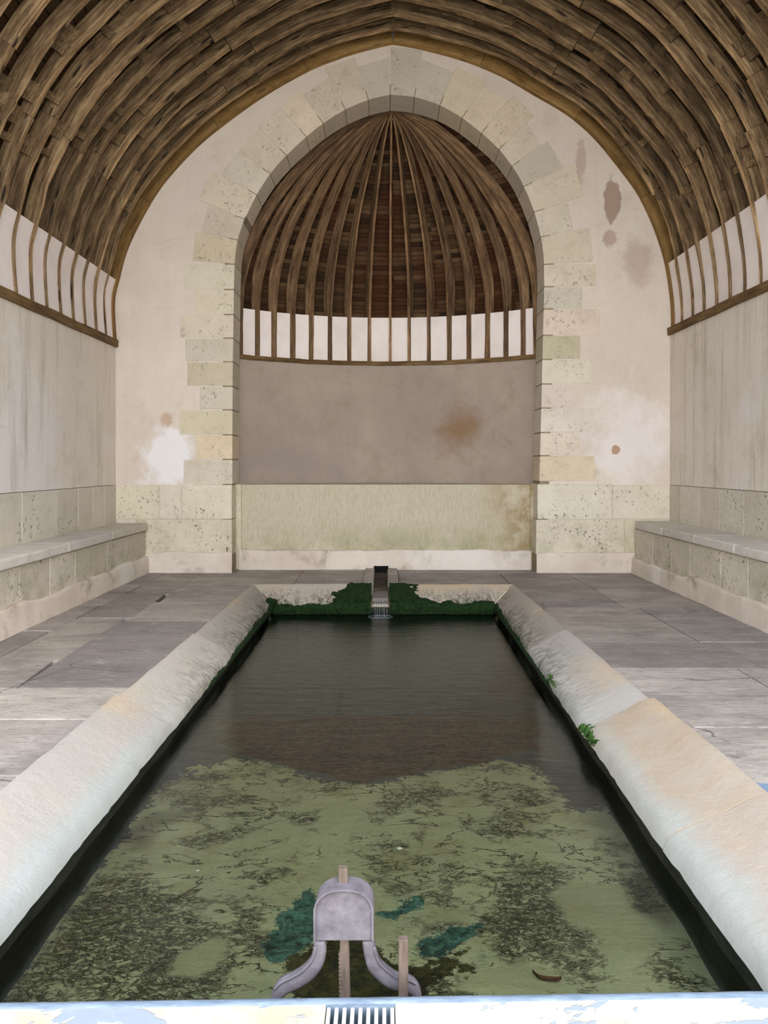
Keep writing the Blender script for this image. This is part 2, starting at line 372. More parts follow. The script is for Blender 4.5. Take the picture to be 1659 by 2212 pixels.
M_PF = pool_floor_mat()

def water_mat():
    g = G('clear_pool_water')
    h = g.math('ADD', g.noise(1, 4, .6, vec=g.co((3, 14, 1))), g.math('MULTIPLY', g.noise(1, 4, .6, vec=g.co((11, 46, 1))), .4))
    bp = g.n('Bump'); bp.inputs['Strength'].default_value = .35; bp.inputs['Distance'].default_value = .012; g.put(bp.inputs['Height'], h)
    gl = g.n('BsdfGlossy'); gl.inputs['Roughness'].default_value = .06; gl.inputs['Color'].default_value = (.9, .95, 1, 1); g.nt.links.new(bp.outputs[0], gl.inputs['Normal'])
    tr = g.n('BsdfTransparent'); tr.inputs['Color'].default_value = (.86, .87, .82, 1)
    fr = g.n('Fresnel'); fr.inputs['IOR'].default_value = 1.33; g.nt.links.new(bp.outputs[0], fr.inputs['Normal'])
    mx = g.n('MixShader'); g.nt.links.new(fr.outputs[0], mx.inputs[0]); g.nt.links.new(tr.outputs[0], mx.inputs[1]); g.nt.links.new(gl.outputs[0], mx.inputs[2])
    g.nt.links.new(mx.outputs[0], g.out.inputs[0]); return g.m
M_WATER = water_mat()
def splash_mat():
    g = G('falling_water'); b = g.n('BsdfPrincipled'); b.inputs['Base Color'].default_value = (.4, .45, .46, 1); b.inputs['Roughness'].default_value = .3
    b.inputs['Alpha'].default_value = .32; g.nt.links.new(b.outputs[0], g.out.inputs[0]); return g.m
M_SPLASH = splash_mat()

# ------------------------------------------------------------------ main outlines
FRONT = 1.2                                   # unseen open end of the hall, brought forward to shade the near rims
XL, XR = -3.236, 3.42                         # side walls
ZP = 2.79                                     # top of the wall plate
WT = .42                                      # thickness of the arched wall
VLpx = [(253, 740), (249, 680), (250, 640), (258, 608), (276, 542), (304, 481), (333, 430), (368.5, 381), (431, 315), (494, 264), (564, 214), (631, 174), (686, 146), (748.6, 123), (800, 108), (849, 97)]
VRpx = [(849, 97), (910, 108), (995, 131), (1080, 165), (1150, 205), (1225, 250), (1280, 297), (1330, 357), (1375, 418), (1405, 478), (1427, 540), (1437, 580), (1446, 640), (1449, 680), (1449, 715), (1449, 740)]
VL = catmull([wp(*p) for p in VLpx], 6)       # from the plate up to the apex
VR = catmull([wp(*p) for p in VRpx[::-1]], 6)
NL, NR = normals(VL, 1), normals(VR, -1)      # outward
ILpx = [(502, 1240), (502, 1000), (503, 800), (505, 680), (505.6, 609), (507, 571), (513.5, 520), (529, 475), (553, 424), (584, 376), (619, 336), (662, 296), (702, 264), (749, 236), (796, 216), (843, 205)]
IRpx = [(843, 205), (893, 210), (945, 226), (990, 250), (1035, 284), (1075, 320), (1103, 355), (1125, 390), (1150, 448), (1168, 512), (1175, 570), (1175, 640), (1172, 750), (1166, 1000), (1157, 1240)]
IL = catmull([wp(*p) for p in ILpx], 4)
IR = catmull([wp(*p) for p in IRpx], 4)

def resample(P, n):
    L = arclen(P); out = []
    j = 0
    for k in range(n+1):
        t = L[-1]*k/n
        while j < len(P)-2 and L[j+1] < t: j += 1
        u = (t-L[j])/max(L[j+1]-L[j], 1e-9)
        out.append(tuple(P[j][i]+(P[j+1][i]-P[j][i])*u for i in range(len(P[0]))))
    return out

# ------------------------------------------------------------------ the arched wall
def arched_wall():
    m = MB()
    inner = resample(IL, 60)+resample(IR, 60)[1:]
    nn = normals(inner, 1)
    inn = [(p[0]+q[0]*.12, p[1]+q[1]*.12) for p, q in zip(inner, nn)]
    VO = [(VL[0][0]-.30, -.05)]+[(p[0]+q[0]*.30, p[1]+q[1]*.30) for p, q in zip(VL, NL)]
    VO2 = [(p[0]+q[0]*.30, p[1]+q[1]*.30) for p, q in zip(VR, NR)]
    VO2 = [(VR[0][0]+.30, -.05)]+VO2
    outer = resample(VO, 60)+resample(VO2[::-1], 60)[1:]
    outer[60] = (wp(849, 97)[0], outer[60][1]+.2)
    for k in range(len(inn)-1):
        a, b, c, d = inn[k], inn[k+1], outer[k+1], outer[k]
        for y in (D, D+WT): m.face([(q[0], y, q[1]) for q in (a, b, c, d)])
        m.face([(a[0], D, a[1]), (b[0], D, b[1]), (b[0], D+WT, b[1]), (a[0], D+WT, a[1])])
        m.face([(d[0], D, d[1]), (c[0], D, c[1]), (c[0], D+WT, c[1]), (d[0], D+WT, d[1])])
    o = m.build('wall_back', M_PL, merge=True)
    tag(o, 'cream plastered end wall pierced by the big pointed arch', 'wall', kind='structure')
arched_wall()

stone_cols = [(218, 206, 186), (214, 202, 184), (210, 199, 183), (220, 205, 182), (202, 193, 177), (216, 206, 190), (212, 198, 174)]
def lin(c): return rgb(*c)[:3]
def soft(c, k=.28): return tuple(a*(1-k)+b*k for a, b in zip(c, (214, 204, 191)))
def stone_tint(i=None):
    c = random.choice(stone_cols) if i is None else i
    j = random.uniform(-5, 5); return lin(tuple(min(255, v+j) for v in c))

def arch_surround():
    m = MB(); T = lambda u, v, w: (u, w, v)
    g = .0045
    # jamb courses: (outer x px, y top px, y bottom px, tint)
    left = [(397, 993, 1046, (214, 204, 186)), (425, 940, 992, (228, 208, 174)), (390, 886, 939, (212, 204, 172)), (432, 835, 885, (210, 202, 184)),
            (405, 782, 834, (196, 186, 160)), (400, 731, 781, (204, 196, 178)), (390, 680, 730, (220, 210, 190)), (422, 626, 679, (222, 213, 190)), (400, 571, 625, (220, 214, 190))]
    right = [(1284, 985, 1040, (226, 208, 176)), (1250, 935, 984, (230, 218, 200)), (1284, 882, 934, (226, 216, 206)), (1240, 830, 881, (222, 210, 200)),
             (1280, 777, 829, (222, 216, 196)), (1253, 725, 776, (188, 182, 150)), (1295, 668, 724, (224, 208, 188)), (1257, 620, 667, (204, 198, 182)), (1288, 571, 619, (218, 208, 186))]
    def inx(P, z):
        for a, b in zip(P, P[1:]):
            if (a[1]-z)*(b[1]-z) <= 0 and a[1] != b[1]: return a[0]+(b[0]-a[0])*(z-a[1])/(b[1]-a[1])
        return P[0][0]
    for side, rows in ((IL, left), (IR, right)):
        for ox, y0, y1, t in rows:
            X, Z0 = wp(ox, y0); _, Z1 = wp(ox, y1); j = lambda: random.uniform(-.006, .006)
            s = 1 if side is IL else -1
            m.prism([(inx(side, Z1), Z1+g), (X+j(), Z1+g+j()*.3), (X+j(), Z0-g+j()*.3), (inx(side, Z0), Z0-g)], T, D-.005, D+WT-.002, lin(soft(t)))
    # voussoirs
    Lj = [(507, 571, .50), (513.5, 519, .44), (527, 473, .60), (554.5, 421, .50), (584, 376, .47), (619, 336, .50), (662, 296, .47), (698, 267, .42), (746, 237, .56), (796, 216, .42), (843, 205, .60)]
    Rj = [(843, 205, .60), (895, 210, .58), (950, 228, .46), (998, 255, .50), (1040, 288, .48), (1078, 323, .60), (1106, 359, .46), (1131, 403, .52), (1154, 458, .66), (1168, 512, .42), (1175, 571, .6)]
    for P, js in ((IL, Lj), (IR, Rj)):
        pts = [wp(a, b) for a, b, _ in js]
        def closest(q): return min(range(len(P)), key=lambda i: math.dist(P[i], q))
        nrm = normals(P, 1)
        for k in range(len(js)-1):
            a, b = pts[k], pts[k+1]; ia, ib = sorted((closest(a), closest(b)))
            na, nb = nrm[closest(a)], nrm[closest(b)]
            l = (js[k][2] if P is IL else js[k+1][2])
            if (P is IL and k == len(js)-2): nb = (0, 1)
            if (P is IR and k == 0): na = (0, 1)
            dx, dz = b[0]-a[0], b[1]-a[1]; L = math.hypot(dx, dz); dx, dz = dx/L*g, dz/L*g
            mid = [P[i] for i in range(ia+1, ib)]
            mid = [q for q in mid if .04*L*L < (q[0]-a[0])*(b[0]-a[0])+(q[1]-a[1])*(b[1]-a[1]) < .96*L*L]
            a = (a[0]+dx, a[1]+dz); b = (b[0]-dx, b[1]-dz)
            lb = l+random.uniform(-.04, .04)
            poly = [a]+mid+[b, (b[0]+nb[0]*lb, b[1]+nb[1]*lb), (a[0]+na[0]*l, a[1]+na[1]*l)]
            m.prism(poly, T, D-.006-random.random()*.003, D+WT-.002, stone_tint())
    o = m.build('trim_1', M_ST, bevel=.004)
    tag(o, 'pale limestone voussoirs and jamb blocks framing the pointed arch', 'arch surround', kind='structure')
    # mortar core behind the joints
    m = MB(); inner = resample(IL, 60)+resample(IR, 60)[1:]; nn = normals(inner, 1)
    for k in range(len(inner)-1):
        a, b = [(p[0]+q[0]*.006, p[1]+q[1]*.006) for p, q in zip(inner[k:k+2], nn[k:k+2])]
        c, d = [(p[0]+q[0]*.2, p[1]+q[1]*.2) for p, q in zip(inner[k:k+2], nn[k:k+2])][::-1]
        m.prism([a, b, c, d], T, D+.003, D+WT-.006)
    tag(m.build('trim_2', M_MORT, merge=True), 'mortar between the arch stones', 'mortar', kind='structure')
    # two base courses and a plastered footing either side of the arch
    m = MB()
    zt, zm, zb = 1.055, .640, .215
    xjl, xjr = wp(502, 1100)[0], wp(1160, 1100)[0]
    xjl2, xjr2 = xjl, wp(1157, 1180)[0]
    for x0, x1, z0, z1, c in [(XL-.1, wp(344, 0)[0], zm, zt, (222, 214, 188)), (wp(344, 0)[0], wp(393, 0)[0], zm, zt, (222, 216, 196)), (wp(393, 0)[0], xjl, zm, zt, (224, 216, 192)),
                              (-3.0, wp(314, 0)[0], zb, zm, (196, 186, 160)), (wp(314, 0)[0], xjl, zb, zm, (218, 208, 182)),
                              (xjr, wp(1322, 0)[0], zm, zt+.01, (226, 220, 200)), (wp(1322, 0)[0], XR+.1, zm, zt, (224, 216, 196)),
                              (xjr2, wp(1348, 0)[0], zb, zm, (216, 208, 186)), (wp(1348, 0)[0], 3.2, zb, zm, (210, 200, 172))]:
        m.box(x0+g, x1-g, D-.012, D+WT-.004, z0+g, z1-g, lin(soft(c)))
    tag(m.build('trim_3', M_STG, bevel=.005), 'two courses of pale limestone at the foot of the arched wall', 'stone base', kind='structure')
    m = MB()
    for x0, x1 in ((-3.0, xjl+.002), (xjr-.012, 3.1)):
        n = 60
        def fn(a, b, x0=x0, x1=x1):
            x = x0+(x1-x0)*a; top = .245+.03*nz(x, 1.7, 0, 3)+.012*nz(x, 9, 0, 14)
            if b < .72: z = b/.72*top; y = D-.035-.012*nz(x, z, 3, 6)-.012*(1-b)
            else: z = top-.012*(b-.72)/.28*0; y = D-.035+(b-.72)/.28*.06
            return (x, y, z)
        m.grid(fn, n, 14)
    tag(m.build('trim_4', M_FOOT, smooth=True), 'rough pinkish plaster footing under the arched wall', 'footing', kind='structure')
arch_surround()

# ------------------------------------------------------------------ niche behind the arch
NYE, NYC = 9.645, 10.40
NX0, NX1 = -1.93, 1.98
ncx = (NX0+NX1)/2; hw = (NX1-NX0)/2; sag = NYC-NYE; NR_ = (hw*hw+sag*sag)/(2*sag); ncy = NYC-NR_; A0 = math.asin(hw/NR_)
def nich(t, off=0.0):                # t in -1..1 along the curved wall
    a = t*A0; return (ncx+(NR_+off)*math.sin(a), ncy+(NR_+off)*math.cos(a))
NZP, NZC = 2.69, 3.285
def niche():
    m = MB()
    def fn(a, b):
        x, y = nich(-1+2*a); return (x, y, 0+b*NZP)
    m.grid(fn, 40, 12)
    m.grid(lambda a, b: (*nich(-1+2*a, .4), b*6.5), 20, 2)
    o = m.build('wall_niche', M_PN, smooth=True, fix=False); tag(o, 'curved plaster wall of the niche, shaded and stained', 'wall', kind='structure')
    # flat stone slab wall across the niche foot
    m = MB(); xl, xr = -1.80, wp(1157, 1100)[0]-.02
    y0 = 9.52
    m.box(-1.86, 1.86, y0, NYC+.02, 0, 1.050, lin((200, 190, 170)))
    m.box(-1.9, (522-VX)*y0/F, y0-.035, y0+.05, 0, 1.056, lin((216, 206, 184)))
    m.box((1145-VX)*y0/F, 1.88, y0-.035, y0+.05, 0, 1.056, lin((206, 194, 166)))
    tag(m.build('trim_5', M_PANEL, bevel=.006), 'long tooled stone slab closing the foot of the niche', 'stone slab', kind='structure')
    m = MB()
    def fn(a, b):
        x = -1.80+3.60*a; top = .24+.022*nz(x, 4.4, 0, 3)+.01*nz(x, 9, 0, 14)
        if b < .75: z = b/.75*top; y = y0-.045-.015*nz(x, z, 8, 6)-.02*(1-b)
        else: z = top+.01*(b-.75); y = y0-.045+(b-.75)/.25*.06
        return (x, y, z)
    m.grid(fn, 110, 12)
    tag(m.build('trim_6', M_FOOT, smooth=True), 'lumpy pink plaster footing under the niche slab', 'footing', kind='structure')
def panel_mat():
    g = G('tooled_niche_slab'); t = g.attr('tint')
    tool = g.noise(1, 3, .5, vec=g.co((55, 5, 13)), dist=.6)
    c = g.mix(g.rng(tool, .4, .7), t, g.mix(.5, t, rgb(168, 160, 124)))
    x, y, z = g.sep(g.tc.outputs['Object'])[:3]
    c = g.mix(g.math('MULTIPLY', g.math('MULTIPLY', g.rng(z, .62, .25), g.rng(g.noise(3, 6, .7), .38, .6)), .55), c, rgb(138, 136, 92))
    d = g.math('MULTIPLY', g.rng(x, 1.1, 1.75), g.rng(g.noise(3, 6, .7, vec=g.co(loc=(3, 1, 6))), .4, .56))
    c = g.mix(g.math('MULTIPLY', d, .8), c, rgb(150, 124, 82))
    c = g.mix(g.math('MULTIPLY', g.rng(g.noise(90, 4, .7), .56, .66), .35), c, rgb(120, 112, 84))
    h = g.math('ADD', tool, g.math('MULTIPLY', g.noise(60, 5, .7), .8))
    return g.end(c, .92, h, .6, .012, .15)
M_PANEL = panel_mat()
niche()

# dome profile from the arch outline: r (1 at the wall, 0 at the crown) against z
AP = (wp(846, 0)[0]*1.05, 9.80)
def dome_prof():
    pts = [(1.0, NZP), (1.0, 3.05), (.995, 3.35), (.975, 3.65), (.93, 3.98), (.86, 4.30), (.76, 4.62), (.63, 4.95), (.50, 5.22), (.36, 5.46), (.22, 5.65), (.10, 5.76), (0.0, 5.83)]
    return catmull(pts, 4)
DP = dome_prof()
feet_px = [521, 558, 594, 634, 673, 714, 755, 798, 843, 884, 926, 970, 1012, 1052, 1091, 1128, 1156]
def foot_t(px):
    best = min(((abs(VX+nich(t/500)[0]*F/nich(t/500)[1]-px), t/500) for t in range(-500, 501)))
    return best[1]
def half_dome():
    m = MB()
    L = arclen(DP)
    def fn(a, b, off=.21):
        t = -1.12+2.24*a; fx, fy = nich(t, 0)
        i = b*(len(DP)-1); k = min(int(i), len(DP)-2); u = i-k
        r = DP[k][0]+(DP[k+1][0]-DP[k][0])*u; z = DP[k][1]+(DP[k+1][1]-DP[k][1])*u
        dx, dy = fx-AP[0], fy-AP[1]; l = math.hypot(dx, dy)
        n = (z-NZP)/(5.83-NZP); oo = off
        return (AP[0]+dx*r+dx/l*oo*(1-n*.6), AP[1]+dy*r+dy/l*oo*(1-n*.6), z+off*n)
    m.grid(fn, 60, len(DP)*2, uvf=lambda a, b: (a*4.2, b*L[-1]))
    m.grid(lambda a, b: fn(a, b, .40), 30, len(DP))
    tag(m.build('ceiling_niche', M_DBOARD, smooth=True, fix=False), 'narrow dark brown boards lining the half-dome behind the ribs', 'ceiling boarding', kind='structure')
    # white cove between the rib feet
    m = MB()
    m.grid(lambda a, b: (*nich(-1.02+2.04*a, .012), NZP-.03+b*(NZC-NZP+.03)), 40, 1)
    m.grid(lambda a, b: (*nich(-1.02+2.04*a, .035+b*.22), NZC), 40, 1)
    tag(m.build('trim_7', M_COVE, smooth=False, fix=False), 'white plaster band between the rib feet inside the niche', 'plaster band', kind='structure')
    # curved wall plate
    m = MB()
    sec = [(.02, NZP-.055), (-.03, NZP-.055), (-.035, NZP+.0), (.03, NZP+.004)]
    for k in range(4):
        a_, b_ = sec[k], sec[(k+1) % 4]
        m.grid(lambda a, b, a_=a_, b_=b_: (*nich(-1+2*a, a_[0]+(b_[0]-a_[0])*b-.006*nz(a*30, k)), a_[1]+(b_[1]-a_[1])*b+.008*nz(a*22, 3)), 60, 1, uvf=lambda a, b: (a*4, b*.1+k))
    tag(m.build('wall_plate', M_PLATE, smooth=False, merge=True), 'thin curved brown timber plate at the foot of the half-dome', 'timber plate')
    for i, px in enumerate(feet_px):
        t = foot_t(px); fx, fy = nich(t)
        dx, dy = fx-AP[0], fy-AP[1]; l = math.hypot(dx, dy); ux, uy = dx/l, dy/l; tx, ty = -uy, ux
        w = random.uniform(.016, .020); dep = random.uniform(.15, .19)
        ph = random.random()*50; short = 1.0
        n = len(DP)
        if i in (1, 4, 6, 9, 12, 14): short = .93
        kk = int((n-1)*short)
        rows = []
        for k in range(kk+1):
            r, z = DP[k]
            j = .012*nz(z*1.3, ph)+.004*nz(z*6, ph); d2 = dep*(.35+.65*min(1, max(0, (z-3.0)/.7)))*(1-.45*(z-NZP)/3.1)
            s_ = .012*nz(z*.9, ph+9)*min(1, .3+(z-NZP)/1.2)
            tp = w*(1-.35*(z-NZP)/3.1)
            nx_ = r; c = (AP[0]+dx*r+tx*s_, AP[1]+dy*r+ty*s_, z)
            n2 = (z-NZP)/(5.83-NZP)
            inw = (-ux*(1-n2*.6), -uy*(1-n2*.6), -n2*.9)
            p_in = Vector(c)+Vector(inw)*(.02+j); p_out = Vector(c)-Vector(inw)*(d2)
            T_ = Vector((tx, ty, 0))*tp
            rows.append([p_in-T_, p_in+T_, p_out+T_, p_out-T_])
        m = MB(); tint = random.uniform(.75, 1.2); tt = (tint, tint*.97, tint*.93)
        Ls = arclen([tuple(r_[0]) for r_ in rows])
        for k in range(kk):
            for e in range(4):
                f = (e+1) % 4; v0 = e*.2; v1 = v0+(.05 if e % 2 == 0 else .18)
                m.face([rows[k][e], rows[k][f], rows[k+1][f], rows[k+1][e]], tuple(x_*(1.4 if e == 0 else .74) for x_ in tt), [(Ls[k]+ph, v0), (Ls[k]+ph, v1), (Ls[k+1]+ph, v1), (Ls[k+1]+ph, v0)])  # tint paints the light in: paler inner edge, darker rib faces
        m.face(rows[0], tt); m.face(rows[-1], tt)
        nm = 'half_dome_rib'
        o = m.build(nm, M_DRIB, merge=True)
        where = 'first against the left jamb' if i == 0 else ('last against the right jamb' if i == 16 else ('centre one, rising straight to the crown' if i == 8 else (ORD[i]+' from the left jamb' if i < 8 else ORD[16-i]+' from the right jamb')))
        tag(o, 'slender brown curved rib of the niche half-dome, '+where, 'rib', 'ribs of the niche half-dome')
half_dome()

# ------------------------------------------------------------------ main vault
def vault():
    # boarded shell
    m = MB()
    path = [(p[0]+q[0]*.215, p[1]+q[1]*.215) for p, q in zip(VL, NL)]+[(p[0]+q[0]*.215, p[1]+q[1]*.215) for p, q in zip(VR, NR)][::-1][1:]
    path2 = [(p[0]+q[0]*.27, p[1]+q[1]*.27) for p, q in zip(VL, NL)]+[(p[0]+q[0]*.27, p[1]+q[1]*.27) for p, q in zip(VR, NR)][::-1][1:]
    L = arclen(path)
    for P in (path, path2):
        for k in range(len(P)-1):
            m.face([(P[k][0], FRONT, P[k][1]), (P[k+1][0], FRONT, P[k+1][1]), (P[k+1][0], D, P[k+1][1]), (P[k][0], D, P[k][1])], (1, 1, 1), [(FRONT, L[k]), (FRONT, L[k+1]), (D, L[k+1]), (D, L[k])])
    for k in range(len(path)-1):
        m.face([(path[k][0], FRONT, path[k][1]), (path[k+1][0], FRONT, path[k+1][1]), (path2[k+1][0], FRONT, path2[k+1][1]), (path2[k][0], FRONT, path2[k][1])])
    tag(m.build('ceiling', M_BOARD, merge=True), 'brown boarding of the pointed barrel vault behind the ribs', 'ceiling boarding', kind='structure')
    # white coves
    zc = wp(0, 605)[1]
    for nm, P, N_, sgn in (('trim_8', VL, NL, 'left'), ('trim_9', VR, NR, 'right')):
        zc_ = zc if sgn == 'left' else wp(0, 566)[1]
        q = [(p[0]+n[0]*.022, p[1]+n[1]*.022) for p, n in zip(P, N_) if p[1] < zc_]
        m = MB()
        for a, b in zip(q, q[1:]): m.face([(a[0], FRONT, a[1]), (b[0], FRONT, b[1]), (b[0], D, b[1]), (a[0], D, a[1])])
        e = q[-1]; s_ = -1 if sgn == 'left' else 1
        m.face([(e[0], FRONT, e[1]), (e[0]+s_*.3, FRONT, e[1]), (e[0]+s_*.3, D, e[1]), (e[0], D, e[1])])
        tag(m.build(nm, M_COVE, merge=True), 'white plaster band between the rib feet along the %s side' % sgn, 'plaster band', kind='structure')
    # wall plates
    for sgn, X, s_ in (('left', XL, 1), ('right', XR, -1)):
        m = MB(); n = 50
        zt = ZP if sgn == 'left' else wp(0, 712)[1]+.015
        sec = [(X+s_*.03, zt-.085), (X+s_*.035, zt), (X-s_*.12, zt+.005), (X-s_*.12, zt-.09)]
        for k in range(4):
            a_, b_ = sec[k], sec[(k+1) % 4]
            m.grid(lambda a, b, a_=a_, b_=b_: (a_[0]+(b_[0]-a_[0])*b+.006*nz(a*20, 5, k), FRONT+(D-FRONT)*a, a_[1]+(b_[1]-a_[1])*b+.007*nz(a*16, 2)), n, 1, uvf=lambda a, b: (a*5, b*.1+k))
        m.face([(q[0], FRONT, q[1]) for q in sec])
        tag(m.build('wall_plate', M_PLATE, merge=True), 'long brown timber plate on top of the %s wall, carrying the vault ribs' % sgn, 'timber plate')
    # ribs
    K = 14
    for k in range(0, K+1):
        y = D-.312*k-(.035 if k == 0 else 0)
        hw_ = .02 if k == 0 else random.uniform(.034, .042)
        if k == 0: hw_ = .033
        if y-hw_ < FRONT: break
        lab = ('smooth ochre wall rib lying tight against the arched wall' if k == 0 else 'worn grey-brown curved vault rib, %s in front of the arched wall' % ORD[k-1])
        root = empty('vault_rib', (0, y, ZP), lab, 'rib', 'curved ribs of the barrel vault')
        root['x'] = 0; del root['x']
        tone = random.uniform(.74, 1.02)
        for P, N_, sd in ((VL, NL, -1), (VR, NR, 1)):
            L = arclen(P); tot = L[-1]
            cuts = [0, random.uniform(.27, .36), random.uniform(.60, .70), 1.0]
            if k == 0: cuts = [0, .33, .56, .80, 1.0]
            for s in range(len(cuts)-1):
                la, lb = cuts[s]*tot, cuts[s+1]*tot-(.004 if s < len(cuts)-2 else 0)
                ph = random.random()*40; n = max(6, int((lb-la)/.09)); rows = []
                yo = (.010 if s % 2 else -.004)*(0 if k == 0 else 1)
                dep = random.uniform(.125, .155) if k else .24
                base_in = .0 if k == 0 else (.006 if s % 2 else -.004)
                for q in range(n+1):
                    l = la+(lb-la)*q/n
                    j = 0
                    while j < len(L)-2 and L[j+1] < l: j += 1
                    u = (l-L[j])/(L[j+1]-L[j]); px = P[j][0]+(P[j+1][0]-P[j][0])*u; pz = P[j][1]+(P[j+1][1]-P[j][1])*u
                    nx_, nz_ = N_[j][0]+(N_[j+1][0]-N_[j][0])*u, N_[j][1]+(N_[j+1][1]-N_[j][1])*u
                    ll = math.hypot(nx_, nz_); nx_, nz_ = nx_/ll, nz_/ll
                    w = (.026*nz(l*.9, ph)+.010*nz(l*5, ph))*(1 if k else .15)+base_in
                    w *= min(1, .25+l/1.2)
                    if k == 1: w += .03*min(1, max(0, l-.8)/.5)
                    wy = .010*nz(l*.8, ph+7)*(1 if k else 0)
                    th = hw_*(1+.2*nz(l*2, ph+3)*(1 if k else 0))*(min(1, .34+max(0, l-.6)*.6) if k else 1)
                    a = (px+nx_*w, pz+nz_*w); b = (px+nx_*dep, pz+nz_*dep)
                    rows.append([(a[0], y+yo+wy-th, a[1]), (a[0], y+yo+wy+th, a[1]), (b[0], y+yo+wy+th, b[1]), (b[0], y+yo+wy-th, b[1])])
                m = MB(); c = tone*random.uniform(.78, 1.3); tt = (c, c*.98, c*.95)
                for q in range(n):
                    u0, u1 = la+(lb-la)*q/n+ph, la+(lb-la)*(q+1)/n+ph
                    for e in range(4):
                        f = (e+1) % 4; v0 = e*.3+k*.7; v1 = v0+(.05 if e % 2 == 0 else .2)
                        m.face([rows[q][e], rows[q][f], rows[q+1][f], rows[q+1][e]], tt if not k else tuple(x_*(1.45 if e == 0 else .80) for x_ in tt), [(u0, v0), (u0, v1), (u1, v1), (u1, v0)])  # lit inner edges and shaded faces of the timbers are put into the tint
                m.face(rows[0], tt); m.face(rows[-1], tt)
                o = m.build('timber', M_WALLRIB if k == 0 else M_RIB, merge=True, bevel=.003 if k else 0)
                settle(o, root)
            # small blocks pegged across the joints, filling to the next rib
            if k:
                for s in range(random.choice((6, 7, 8))):
                    l = tot*random.uniform(.22, .97); j = max(i for i in range(len(L)) if L[i] <= l); j = min(j, len(P)-2)
                    px, pz = P[j]; nx_, nz_ = N_[j]; tx_, tz_ = -nz_, nx_
                    hl = random.uniform(.03, .09); d0 = random.uniform(.02, .10); m = MB(); c = random.uniform(.6, 1.25)
                    poly = [(px+nx_*d0-tx_*hl, pz+nz_*d0-tz_*hl), (px+nx_*d0+tx_*hl, pz+nz_*d0+tz_*hl), (px+nx_*.20+tx_*hl, pz+nz_*.20+tz_*hl), (px+nx_*.20-tx_*hl, pz+nz_*.20-tz_*hl)]
                    m.prism(poly, lambda u, v, w: (u, w, v), y-.045-random.random()*.03, y-.015, (c, c*.97, c*.93))
                    settle(m.build('cleat', M_RIB, bevel=.004), root)
        if k: # pegged block at the ridge
            ax, az = VL[-1]; m = MB()
            m.prism([(ax-.03, az+.01), (ax+.03, az+.01), (ax+.035, az+.17), (ax-.035, az+.17)], lambda u, v, w: (u, w, v), y-.05, y+.05, (.8, .78, .74))
            settle(m.build('ridge_block', M_RIB, bevel=.004), root)
vault()

